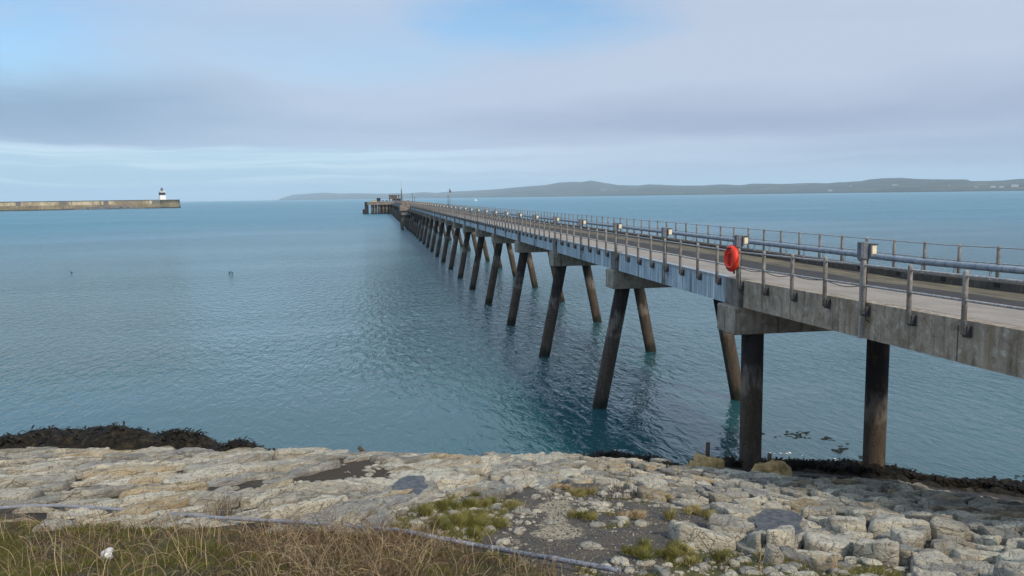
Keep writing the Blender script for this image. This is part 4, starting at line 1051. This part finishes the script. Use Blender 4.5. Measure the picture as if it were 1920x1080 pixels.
# ------------------------------------------------------------------ jetty head, far out
uH = 590.0; vL = v_for_px(688.5, 601, 0); vR = v_for_px(757, uH + 22, ZD)
hd = empty('loading_platform', J0, PHI, label='broad loading platform on dark piles at the seaward end of the jetty', cat='platform')
bm = bmesh.new(); bx(bm, vL + .3, vR, uH, uH + 34, ZD - 1.9, ZD - .1, .1); obj('deck', bm, M['headdeck'], hd)
bm = bmesh.new(); bx(bm, vL + .3, vR, uH - .15, uH + .2, ZD - .1, ZD + .35); obj('kerb', bm, M['headdeck'], hd)
hp = bmesh.new(); lathe(hp, [(.85, -3), (.85, ZD - 1.9)], 12); hpm = bpy.data.meshes.new('head_pile'); hp.to_mesh(hpm); hp.free(); hpm.materials.append(M['pile'])
for vv_ in np.arange(vL + 4.2, vR, 2.6):
    for uu in (1.5, 13, 24, 32): obj('head_pile', hpm, None, hd, (float(vv_ + (rng.uniform(-.4, .4))), uH + uu, 0))
bm = bmesh.new(); bx(bm, v_for_px(711.5, uH + 4, 0), vR - 1, uH + 4, uH + 30, -1, ZD - 1.95); obj('shade_backing', bm, M['pile'], hd)  # dark block added behind the piles as the shade under the deck
bm = bmesh.new(); bx(bm, vL - 1.6, vL + 1.2, uH + 1, uH + 9, -2, ZD + .4, .2); bx(bm, vL - 3.2, vL - 1.65, uH + 1, uH + 9, -2, 3.6, .2); obj('fender', bm, M['dark'], hd)
for vv_ in np.arange(vL + .6, vR, 1.9):
    bm = bmesh.new(); bx(bm, vv_ - .06, vv_ + .06, uH + .2, uH + .32, ZD - .1, ZD + 1.2); obj('railing_post', bm, M['post'], hd)
for zz in (.6, 1.15):
    bm = bmesh.new(); bx(bm, vL + .5, vR, uH + .2, uH + .3, ZD + zz, ZD + zz + .07); obj('railing_bar', bm, M['post'], hd)
# control tower: open steel frame of two storeys
vb0, vb1 = v_for_px(730.5, 606, ZD), v_for_px(754, 606, ZD); wB = vb1 - vb0
tw = empty('loading_tower', tuple(jw(vb0, 606, ZD)), PHI, label='brown two-storey steel frame on the jetty head', cat='tower')
for i in range(5):
    for uu in (0, 8):
        bm = bmesh.new(); bx(bm, wB * i / 4 - .22, wB * i / 4 + .22, uu - .2, uu + .2, -.2, 5.4); obj('column', bm, M['rust'], tw)
for z0_, z1_ in ((2.3, 2.75), (5.0, 5.4)):
    bm = bmesh.new(); bx(bm, -.5, wB + .5, -.5, 8.5, z0_, z1_); obj('floor', bm, M['rust'], tw)
bm = bmesh.new(); bx(bm, .25, wB * .62, .3, 7.6, 2.76, 4.9); obj('cabin', bm, M['slate'], tw)
bm = bmesh.new(); bx(bm, wB * .30, wB * .9, 1.5, 7.6, -.1, 2.28); obj('dark_infill', bm, M['dark'], tw)  # black box stands in for the dark inside the open lower storey
for a, b in (((0, 2.3), (wB / 4, 0)), ((wB * .5, 2.3), (wB * .75, 0)), ((wB * .75, 5.0), (wB, 2.7)), ((wB * .25, 2.8), (wB * .5, 5.0))):
    bm = bmesh.new(); tube(bm, [(a[0], -.3, a[1]), (b[0], -.3, b[1])], .16, 6); obj('brace', bm, M['headdeck'], tw)
for i in range(9):
    bm = bmesh.new(); bx(bm, wB * i / 8 - .07, wB * i / 8 + .07, -.4, -.26, 5.4, 6.5); obj('railing_post', bm, M['rust'], tw)
bm = bmesh.new(); bx(bm, -.3, wB + .3, -.42, -.3, 6.4, 6.52); obj('railing_bar', bm, M['rust'], tw)
vm = v_for_px(752.4, 606, ZD)
bm = bmesh.new(); lathe(bm, [(.42, -.2), (.36, 9.0), (.5, 9.1), (.5, 9.5), (.2, 9.6), (.12, 15.8)], 10); o = obj('radio_mast', bm, M['steel'], None, tuple(jw(vm + .3, 605, ZD)), label='tall thin grey mast standing beside the brown steel frame', cat='mast')
vy = v_for_px(701, 596, ZD); ct = empty('equipment_cabinet', tuple(jw(vy, 596, ZD - .1)), PHI, label='faded yellow cabinet at the left end of the jetty head', cat='cabinet')
bm = bmesh.new(); bx(bm, -1.2, 1.2, -.8, .8, 0, 1.5, .08); obj('body', bm, M['yellow'], ct); bm = bmesh.new(); bx(bm, -1.35, 1.35, -.95, .95, 1.5, 1.7, .05); obj('lid', bm, M['headdeck'], ct)
vy = v_for_px(710, 596, ZD); ct = empty('crane_cabin', tuple(jw(vy, 596, ZD - .1)), PHI, label='dark square cabin right of the yellow cabinet on the jetty head', cat='cabin')
bm = bmesh.new(); bx(bm, -1.4, 1.4, -1, 1, .9, 3.2, .1); obj('body', bm, M['dark'], ct); bm = bmesh.new(); bx(bm, -1.0, 1.0, -.7, .7, 0, .9); obj('pedestal', bm, M['rust'], ct); bm = bmesh.new(); bx(bm, -1.55, 1.55, -1.1, 1.1, 3.2, 3.4, .05); obj('roof', bm, M['slate'], ct)
for px, col_, lb in ((718, 'headdeck', 'pale winch block left of centre on the jetty head'), (725, 'rust', 'brown winch block beside the steel frame on the jetty head')):
    vy = v_for_px(px, 597, ZD); ct = empty('winch', tuple(jw(vy, 597, ZD - .1)), PHI, label=lb, cat='winch')
    bm = bmesh.new(); bx(bm, -.9, .9, -.6, .6, 0, .5, .05); obj('base', bm, M[col_], ct); bm = bmesh.new(); lathe(bm, [(.7, -.8), (.7, -.7), (.4, -.68), (.4, .68), (.7, .7), (.7, .8)], 14, 'x', (0, 0, 1.15)); obj('drum', bm, M[col_], ct)
# day mark: two poles and a triangle
ud = u_for_px(843.5, 7.7, ZD); dm = empty('day_mark', tuple(jw(7.7, ud, ZD - .1)), PHI, label='pale triangle mark on two thin poles at the right rail of the jetty', cat='beacon')
H_ = 5.6
bm = bmesh.new(); tube(bm, [(.12, 0, 0), (.05, 0, H_)], .09, 8); obj('pole', bm, M['steel'], dm)
bm = bmesh.new(); tube(bm, [(-.42, 0, 0), (-.42, 0, 3.9)], .07, 8); obj('pole', bm, M['bracket'], dm)
bm = bmesh.new()
for x_ in (-.02, .02): pass
vs = [[bm.verts.new((a, y_, b)) for a, b in ((-.22, H_ - 1.15), (.62, H_ - 1.15), (.02, H_ + .05))] for y_ in (-.14, -.10)]
bm.faces.new(vs[0]); bm.faces.new(vs[1][::-1])
for i in range(3): bm.faces.new((vs[0][i], vs[1][i], vs[1][(i + 1) % 3], vs[0][(i + 1) % 3]))
bmesh.ops.recalc_face_normals(bm, faces=bm.faces[:]); obj('triangle', bm, M['lampbody'], dm)
ut = u_for_px(775.5, 7.7, ZD); tp_ = empty('signal_poles', tuple(jw(7.7, ut, ZD - .1)), PHI, label='pair of thin dark poles on the right rail near the jetty head', cat='pole')
for vv_, hh in ((-.5, 5.6), (.55, 3.8)):
    bm = bmesh.new(); tube(bm, [(vv_, 0, 0), (vv_, 0, hh)], .12, 6); obj('pole', bm, M['bracket'], tp_)

# ------------------------------------------------------------------ small yacht and sea birds
P = at(892, 376.6, 0); D = proj(P)[2]
yt = empty('sailing_boat', tuple(P), R(8), label='tiny white sailing boat on the bay behind the jetty', cat='boat')
L = 9.6
bm = bmesh.new(); n_ = 12; prev = None
for i in range(n_ + 1):
    f_ = i / n_; x_ = (f_ - .5) * L; hw = 1.5 * math.sin(math.pi * min(f_ * .62 + .38, 1.0)) if f_ < 1 else .02; zt = 1.5 + .5 * f_
    ring = [bm.verts.new((x_, -hw, zt)), bm.verts.new((x_, -hw * .6, -.2)), bm.verts.new((x_, hw * .6, -.2)), bm.verts.new((x_, hw, zt))]
    if prev:
        for j in range(4): bm.faces.new((prev[j], prev[(j + 1) % 4], ring[(j + 1) % 4], ring[j]))
    else: bm.faces.new(ring)
    prev = ring
bm.faces.new(prev[::-1]); bmesh.ops.recalc_face_normals(bm, faces=bm.faces[:]); obj('hull', bm, M['white'], yt)
bm = bmesh.new(); tube(bm, [(-1.6, 0, 1.5), (-1.6, 0, 8.2)], .1, 6); obj('mast', bm, M['white'], yt)
bm = bmesh.new(); vs = [bm.verts.new(c) for c in ((-1.5, .03, 2.2), (2.0, .5, 2.3), (-1.5, .03, 8.0))]; vs2 = [bm.verts.new(v.co + Vector((0, .05, 0))) for v in vs]
bm.faces.new(vs); bm.faces.new(vs2[::-1]); [bm.faces.new((vs[i], vs2[i], vs2[(i + 1) % 3], vs[(i + 1) % 3])) for i in range(3)]; bmesh.ops.recalc_face_normals(bm, faces=bm.faces[:]); obj('sail', bm, M['white'], yt)
bm = bmesh.new(); bx(bm, -1.2, 2.6, -.8, .8, 1.6, 2.3, .15); obj('coachroof', bm, M['white'], yt)
def bird(px, py, rz, lb):
    P = at(px, py, 0); e = empty('seabird', tuple(P), rz, label=lb, cat='bird', group='dark seabirds on the water')
    me_ = bpy.data.meshes.new('body'); bm = bmesh.new()
    prof = [(-.34, .06, .03), (-.22, .07, .08), (-.02, .09, .13), (.16, .10, .10), (.24, .17, .055), (.27, .30, .045), (.31, .37, .05), (.37, .37, .03), (.46, .35, .008)]
    tube(bm, [(a * .55, 0, b * .6) for a, b, r in prof], [r * .55 for a, b, r in prof], 10); obj('body', bm, M['dark'], e)
bird(134, 511, R(200), 'lone dark seabird on open water, left of the pair')
bird(430.5, 511, R(30), 'dark seabird on open water, left one of the pair'); bird(435.3, 511.6, R(160), 'dark seabird on open water, right one of the pair')

# ------------------------------------------------------------------ posts in stained concrete heaps
def heap(px, py, wpx, post_px, post_top, lb, plb):
    P = onground(px, py); D = proj(P)[2]; wd = wpx / F * D / 2 * 1.15; P = P - np.array([0, .35, 0]); P[2] = float(gz(P[0], P[1])) + .06
    V, Q = weed_rock_mesh(wd, wd * .7, wd * .60, int(px), 44, 14); V[:, 2] += fbm(V[:, 0] * 3.4 + px, V[:, 1] * 3.4, V[:, 2] * 3, octv=3, seed=7) * .34; V[:, 0] += fbm(V[:, 1] * 3 + px, V[:, 2] * 4, V[:, 0] * 2, octv=2, seed=8) * .25; o = obj('concrete_heap', np_mesh('concrete_heap', V, Q, True), M['brownrock'], None, (P[0], P[1], P[2] + .04), label=lb, cat='concrete')
    X, Y, D2 = proj(P + np.array([0, .05, wd * .5])); hh = (Y - post_top) / F * D2; xo = (post_px - px) / F * D2
    bm = bmesh.new(); tube(bm, [(0, 0, -.1), (.01, 0, hh * .5), (.02, .01, hh)], [.075, .075, .07], 10, smooth=True); obj('timber_stump', bm, M['timber'], None, (P[0] + xo, P[1] + .05, P[2] + wd * .5), label=plb, cat='post')
heap(1317, 874, 62, 1322, 829, 'ochre stained concrete heap holding the taller stump, left of the shore pile', 'taller timber stump in the left concrete heap')
heap(1441, 892, 70, 1436, 850, 'ochre stained concrete heap right of the shore pile foot', 'short timber stump at the foot of the vertical shore pile')
P = onground(679, 838); bm = bmesh.new(); tube(bm, [(.20, 0, -.15), (-.12, 0, .22)], .07, 10); obj('timber_stump', bm, M['timber'], None, (P[0], P[1], P[2] + .12), label='leaning timber stump on the crest of the bank', cat='post')

# ------------------------------------------------------------------ pipe on the grass
hp_ = [(-60, 970), (0, 965), (50, 961), (100, 960), (180, 964), (300, 974), (420, 985), (520, 990), (600, 996), (690, 1004), (760, 1012), (810, 1023), (880, 1036), (960, 1052), (1030, 1064), (1110, 1079), (1180, 1092)]
W_ = [Vector(onground(a, b)) + Vector((0, 0, .13)) for a, b in hp_]
hs = empty('plastic_pipe', tuple(W_[0]), label='blue grey plastic pipe lying across the grass at the foot', cat='pipe')
pts = [v - W_[0] for v in W_]; sp = []
for i in range(len(pts) - 1):
    for f_ in (0, .25, .5, .75): sp.append(pts[i].lerp(pts[i + 1], f_))
for _ in range(4): sp = [sp[0]] + [(sp[i - 1] + sp[i] * 2 + sp[i + 1]) / 4 for i in range(1, len(sp) - 1)] + [sp[-1]]
bm = bmesh.new(); tube(bm, sp, .034, 12); obj('tube', bm, M['hose'], hs)
for i in (40, 50, 56):
    bm = bmesh.new(); tube(bm, [sp[i], sp[i] + (sp[i + 1] - sp[i]).normalized() * .14], .042, 12); obj('coupling', bm, M['hose'], hs)

# ------------------------------------------------------------------ white litter
P = onground(203, 1056)
bm = bmesh.new(); bmesh.ops.create_icosphere(bm, subdivisions=3, radius=.085)
for v in bm.verts:
    n_ = float(fbm(np.array([v.co.x * 14]), np.array([v.co.y * 14]), np.array([v.co.z * 14]), octv=3, seed=5)[0]); v.co *= 1 + n_ * 1.5; v.co.z *= .9
obj('plastic_litter', bm, M['litter'], None, (P[0], P[1], P[2] + .12), label='crumpled white plastic caught in the brambles', cat='litter')

def scatter(n, x0, x1, y0, y1, f):
    out = []; tot = 0
    while tot < n:
        x = rng.uniform(x0, x1, 20000); y = rng.uniform(y0, y1, 20000); ok = f(x, y) & (np.abs(x) < .72 * y + 1); out.append(np.stack([x, y], 1)[ok]); tot += ok.sum()
        if len(out) > 400: break
    return np.concatenate(out)[:n]
# ------------------------------------------------------------------ pebbles on the gravel
gp = []
while len(gp) < 9000:
    x = rng.uniform(-2, 8, 4000); y = rng.uniform(8, 20, 4000); mk_ = masks(x, y); ok = mk_['gravel'] | (mk_['moss'] & (rng.uniform(size=4000) < .25)); gp += list(np.stack([x, y], 1)[ok])
gp = np.array(gp[:9000]); n_ = len(gp); base = np.array([[1, 0, 0], [0, 1, 0], [-1, 0, 0], [0, -1, 0], [0, 0, .7], [0, 0, -.5]]); sc_ = .008 + .022 * rng.uniform(0, 1, n_) ** 3
V = base[None] * sc_[:, None, None] * rng.uniform(.6, 1.3, (n_, 6, 3)); V[:, :, :2] += gp[:, None, :]; V[:, :, 2] += gz(gp[:, 0], gp[:, 1])[:, None] + .004
o_ = np.arange(n_)[:, None] * 6; T = np.concatenate([o_ + np.array([q]) for q in ((0, 1, 4), (1, 2, 4), (2, 3, 4), (3, 0, 4), (1, 0, 5), (2, 1, 5), (3, 2, 5), (0, 3, 5))])
obj('pebbles', np_mesh('pebbles', V.reshape(-1, 3), T, False, {'tint': np.repeat(rng.beta(1.2, 2.2, n_), 6)}), M['pebble'], kind='stuff', label='loose pebbles scattered on the dark gravel', cat='pebbles')

sb = bmesh.new(); bmesh.ops.create_icosphere(sb, subdivisions=2, radius=1.0); SBV = np.array([v.co[:] for v in sb.verts]); SBT = np.array([[v.index for v in f.verts] for f in sb.faces]); sb.free()
cand = scatter(2600, -10, 9, 8.6, 27, lambda x, y: (lambda q: (q['soil'] & (fbm(x * 2, y * 1.2, seed=98) > .13)) | q['moss'] | (q['gravel'] & (fbm(x * .9, y * .9, seed=95) > .08)) | ((~q['veg']) & (fbm(x * 1.3, y * .8, seed=96) > .14)))(masks(x, y)))
Vs, Ts, As, Hs, off = [], [], [], [], 0
for k, (x, y) in enumerate(cand):
    r_ = .018 + .085 * rng.uniform() ** 3.5; q = SBV * (1 + fbm(SBV[:, 0] * 1.3 + k, SBV[:, 1] * 1.3, SBV[:, 2] * 1.3, octv=2, seed=k % 50)[:, None] * 1.1) * np.array([r_ * rng.uniform(.8, 1.7), r_ * rng.uniform(.8, 1.4), r_ * rng.uniform(.4, .8)])
    Vs.append(q + np.array([x, y, float(gz(x, y)) + r_ * .2])); Ts.append(SBT + off); off += len(q); As.append(np.full(len(q), rng.uniform())); Hs.append(np.full(len(q), rng.uniform(.1, .8)))
obj('loose_stones', np_mesh('loose_stones', np.concatenate(Vs), np.concatenate(Ts), False, {'tint': np.concatenate(As), 'hue': np.concatenate(Hs)}), M['rockr'], kind='stuff', label='small loose stones strewn over soil, moss and gravel', cat='stones')

# ------------------------------------------------------------------ grass and dead stems
def blades(x, y, z, L, wd, lean, az_, tint, seg=3):
    n = len(x); V = np.zeros((n, 2 * seg + 1, 3)); dx, dy = np.cos(az_), np.sin(az_); sx = -np.sin(az_ + 1.2); sy = np.cos(az_ + 1.2)
    for i in range(seg + 1):
        f_ = i / seg; out = lean * f_ ** 1.8 * L; up = L * f_ * np.sqrt(np.maximum(1 - (lean * .75) ** 2 * f_, .05))
        cx, cy, cz = x + dx * out, y + dy * out, z + up
        if i < seg:
            s_ = wd * (1 - f_ * .6) / 2; V[:, 2 * i] = np.stack([cx - sx * s_, cy - sy * s_, cz], 1); V[:, 2 * i + 1] = np.stack([cx + sx * s_, cy + sy * s_, cz], 1)
        else: V[:, 2 * seg] = np.stack([cx, cy, cz], 1)
    o = np.arange(n)[:, None] * (2 * seg + 1); T = []
    for i in range(seg - 1):
        T.append(o + np.array([[2 * i, 2 * i + 1, 2 * i + 3]])); T.append(o + np.array([[2 * i, 2 * i + 3, 2 * i + 2]]))
    T.append(o + np.array([[2 * seg - 2, 2 * seg - 1, 2 * seg]]))
    return V.reshape(-1, 3), np.concatenate(T), np.repeat(tint, 2 * seg + 1)
def greenness(mk_): 
    """1 = green turf, 0 = brown bramble, by place on the bank"""
    px, py = mk_['px'], mk_['py']
    g = sstep(-.02, .10, fbm(px / 100, py / 34, seed=81) * 1.3 + .12 + .16 * (sstep(1040, 1000, py)) - .10 * sstep(250, 420, px) * sstep(1000, 1030, py))
    g = np.maximum(g, sstep(180, 60, px) * sstep(1045, 1070, py) * .9)
    return g
parts_g = []
S_ = scatter(60000, -9.5, 3.5, 8.2, 16, lambda x, y: masks(x, y)['veg'])
mk_ = masks(S_[:, 0], S_[:, 1]); g_ = greenness(mk_); keep = rng.uniform(size=len(S_)) < (.15 + .85 * g_) * sstep(-.22, .10, fbm(S_[:, 0] * 2.6, S_[:, 1] * 2.6, seed=85)); S_ = S_[keep]; g_ = g_[keep]; n_ = len(S_)
clump = .5 + fbm(S_[:, 0] * 3.2, S_[:, 1] * 3.2, seed=83) * 2.2
L = np.clip(.03 + .10 * clump + rng.uniform(0, .06, n_), .03, .24)
tint = np.clip(.62 - .62 * g_ * rng.uniform(.5, 1.2, n_) + rng.normal(0, .16, n_), 0, 1)
parts_g.append(blades(S_[:, 0], S_[:, 1], gz(S_[:, 0], S_[:, 1]) - .02, L, rng.uniform(.006, .012, n_), rng.uniform(.2, .9, n_), rng.uniform(0, 6.28, n_), tint))
# moss-like short grass at lower right
S_ = scatter(24000, -3.5, 8, 8.6, 16, lambda x, y: masks(x, y)['moss'] & (fbm(x * 1.5, y * 1.5, seed=90) > -.06)); n_ = len(S_)
parts_g.append(blades(S_[:, 0], S_[:, 1], gz(S_[:, 0], S_[:, 1]) - .02, rng.uniform(.04, .13, n_), rng.uniform(.006, .012, n_), rng.uniform(.3, 1, n_), rng.uniform(0, 6.28, n_), np.clip(rng.beta(1.4, 2.4, n_), 0, 1)))
def join(parts):
    Vs, Ts, As, off = [], [], [], 0
    for V, T, A_ in parts: Vs.append(V); Ts.append(T + off); As.append(A_); off += len(V)
    return np.concatenate(Vs), np.concatenate(Ts), np.concatenate(As)
V, T, A_ = join(parts_g); obj('grass', np_mesh('grass', V, T, False, {'tint': A_}), M['grass'], kind='stuff', label='rough green and straw coloured grass along the lower edge', cat='grass')
# tufts that stand alone on stone and gravel
tufts = [(812, 958, 70, 0.25, 'green grass tuft between flat stones left of the gravel'), (905, 955, 84, .35, 'wide green and straw tuft above the gravel edge'), (885, 990, 78, .45, 'straw tuft at the left edge of the gravel'),
         (840, 1000, 80, .3, 'mossy tuft beside the buried pipe'), (1085, 930, 44, .5, 'small straw tuft at the top of the gravel'), (1054, 918, 26, .9, 'dark dead tuft at the top of the gravel'), (1092, 975, 36, .45, 'small yellow tuft beside the pale sand patch'),
         (1187, 975, 46, .9, 'brown dead tussock on the gravel right of the sand'), (1192, 1042, 62, .3, 'round green tussock on the gravel near the lower edge'), (1312, 968, 66, .75, 'straw coloured tuft at the right gravel edge'), (1285, 1052, 80, .5, 'yellow tuft at the lower right of the gravel'),
         (335, 918, 30, .2, 'green moss wedge in a stone joint on the left'), (500, 858, 26, .55, 'straw tuft on the stones under the crest'), (1230, 935, 40, .7, 'straw tuft among stones right of the thorny twigs'), (1555, 960, 26, .6, 'short straw tuft between the right blocks')]
for px, py, wp, tn, lb in tufts:
    P = onground(px, py); D = proj(P)[2]; wd = wp / F * D; n_ = int(420 + 16 * wp)
    nc = 7; cx_ = rng.normal(0, wd * .30, nc); cy_ = rng.normal(0, wd * .42, nc); cr_ = rng.uniform(.10, .26, nc) * wd; ci = rng.integers(0, nc, n_)
    a = rng.uniform(0, 6.28, n_); rr_ = np.abs(rng.normal(0, .6, n_)); x = P[0] + cx_[ci] + np.cos(a) * rr_ * cr_[ci]; y = P[1] + cy_[ci] + np.sin(a) * rr_ * cr_[ci] * 1.3
    L = (.03 + .09 * np.exp(-rr_ ** 2) + rng.uniform(0, .07, n_) ** 1.0) * min(1.1, wd * 1.3 + .35) * rng.uniform(.6, 1.3, nc)[ci]; tint = np.clip(rng.normal(tn, .16, n_) + rng.normal(0, .14, nc)[ci], 0, 1)
    V, T, A_ = blades(x, y, gz(x, y) + .03, L, rng.uniform(.005, .011, n_), rng.uniform(.3, 1, n_), a + rng.normal(0, .6, n_), tint); V -= P
    obj('grass_tuft', np_mesh('grass_tuft', V, T, False, {'tint': A_}), M['stem'] if tn > .8 else M['grass'], None, tuple(P), label=lb, cat='grass tuft', group='tufts growing on the bank')
# dead stems and brambles
def stems(x, y, z, L, r, arch, az_, tint, seg=7, seed=0):
    n = len(x); r_ = np.random.default_rng(seed); V = np.zeros((n, (seg + 1) * 3, 3)); dx, dy = np.cos(az_), np.sin(az_); w1 = r_.normal(0, .10, n); w2 = r_.normal(0, .10, n)
    for i in range(seg + 1):
        f_ = i / seg; th = arch * f_; out = L * (np.sin(th) * f_ * .85); up = L * f_ * np.cos(th * .9)
        wv = np.sin(f_ * 6 + w1 * 30) * .03 * L
        c_ = np.stack([x + dx * out - dy * (w1 * L * f_ + wv), y + dy * out + dx * (w1 * L * f_ + wv), z + np.maximum(up, -.02) + w2 * .2 * L * f_], 1)
        rr = r * (1 - .65 * f_)
        for k in range(3):
            t_ = 2.1 * k; V[:, i * 3 + k] = c_ + np.stack([np.cos(t_) * rr, np.sin(t_) * rr * .7, np.sin(t_) * rr * .7], 1)
    o = np.arange(n)[:, None] * ((seg + 1) * 3); T = []
    for i in range(seg):
        for k in range(3):
            a, b = i * 3 + k, i * 3 + (k + 1) % 3; T.append(o + np.array([[a, b, b + 3]])); T.append(o + np.array([[a, b + 3, a + 3]]))
    return V.reshape(-1, 3), np.concatenate(T), np.repeat(tint, (seg + 1) * 3)
st_parts = []
S_ = scatter(5200, -9.5, 3.0, 8.2, 14.5, lambda x, y: masks(x, y)['veg']); mk_ = masks(S_[:, 0], S_[:, 1]); g_ = greenness(mk_)
heapm = sstep(380, 520, mk_['px']) * sstep(930, 780, mk_['px']) * sstep(995, 1030, mk_['py'])
keep = rng.uniform(size=len(S_)) < np.clip(.60 - .6 * g_ + heapm, .06, 1) * sstep(965, 1000, mk_['py'] + rng.normal(0, 8, len(S_))); S_ = S_[keep]; heapm = heapm[keep]; n_ = len(S_)
st_parts.append(stems(S_[:, 0], S_[:, 1], gz(S_[:, 0], S_[:, 1]), rng.uniform(.07, .30, n_) * (1 + 1.2 * heapm), rng.uniform(.0025, .0065, n_), rng.uniform(.2, 2.3, n_), rng.uniform(0, 6.28, n_), np.clip(rng.beta(1.2, 3.0, n_) + .25 * heapm + fbm(S_[:, 0] * 1.3, S_[:, 1] * 1.3, seed=86) * 1.3, 0, 1), seed=1))
S_ = scatter(1000, -9.5, 2.2, 8.2, 13.2, lambda x, y: masks(x, y)['veg'] & (masks(x, y)['py'] > 1005)); n_ = len(S_)
S2 = scatter(230, -9.5, 2.6, 8.2, 13.0, lambda x, y: masks(x, y)['veg']); n2_ = len(S2)
st_parts.append(stems(S2[:, 0], S2[:, 1], gz(S2[:, 0], S2[:, 1]), rng.uniform(.25, .75, n2_), rng.uniform(.005, .0085, n2_), rng.uniform(.1, 1.1, n2_), rng.uniform(0, 6.28, n2_), rng.uniform(.6, 1, n2_), 7, seed=5))
st_parts.append(stems(S_[:, 0], S_[:, 1], gz(S_[:, 0], S_[:, 1]), rng.uniform(.3, .65, n_), rng.uniform(.003, .006, n_), rng.uniform(.6, 2.6, n_), rng.uniform(0, 6.28, n_), rng.beta(1.6, 1.6, n_), 9, seed=2))
V, T, A_ = join(st_parts); obj('dead_brambles', np_mesh('dead_brambles', V, T, False, {'tint': A_}), M['stem'], kind='stuff', label='tangle of dead brown bramble stems and straw at the lower edge', cat='brambles')
# lone dry plants standing up against the stones
def dry_plant(px, py, hpx, n_, lb, spread=.25, tnt=.35):
    P = onground(px, py); D = proj(P)[2]; h_ = hpx / F * D
    V, T, A_ = stems(P[0] + rng.normal(0, spread * h_ * .3, n_), P[1] + rng.normal(0, .06, n_), np.full(n_, P[2] - .02), h_ * rng.uniform(.55, 1.05, n_), rng.uniform(.003, .006, n_), rng.uniform(.05, .75, n_), rng.uniform(0, 6.28, n_), np.clip(rng.normal(tnt, .2, n_), 0, 1), 7, int(px))
    V -= P; obj('dry_plant', np_mesh('dry_plant', V, T, False, {'tint': A_}), M['stem'], None, tuple(P), label=lb, cat='dead plant', group='dead plants on the bank')
dry_plant(372, 1046, 120, 9, 'tallest pale dead stalks right of the white litter', .5, .9)
dry_plant(420, 975, 62, 46, 'bushy brown dead shrub where the pipe vanishes', .9, .18)
dry_plant(1165, 936, 62, 16, 'dark thorny twigs rising at the top right of the gravel', .6, .12)
dry_plant(1188, 938, 58, 7, 'thin single dark twigs right of the thorny twigs', .2, .1)
dry_plant(1353, 1072, 68, 8, 'thin brown stalk among the moss at lower right', .15, .15)
dry_plant(1424, 1078, 66, 7, 'pale bent straw stalk in the lower right moss', .2, .85)
dry_plant(680, 1060, 90, 26, 'pale straw stalks above the bramble heap', 1.0, .8)

# ------------------------------------------------------------------ air
HAZE = 6.2e-5
bm = bmesh.new(); bx(bm, -34000, 34000, -300, 34000, -5.0, 420.0); hz = obj('haze', bm, None, None, kind='stuff', label='thin sea haze in the air', cat='haze')
mt = bpy.data.materials.new('sea air'); mt.use_nodes = True; t = NT(mt.node_tree); t.n.clear()
pv = t.node('ShaderNodeVolumePrincipled'); pv.inputs['Color'].default_value = (0.72, 0.88, 1.0, 1); pv.inputs['Density'].default_value = HAZE; pv.inputs['Anisotropy'].default_value = 0.0
ou = t.node('ShaderNodeOutputMaterial'); t.l.new(pv.outputs[0], ou.inputs['Volume']); hz.data.materials.append(mt)
scene.cycles.volume_bounces = 1; scene.cycles.max_bounces = 8
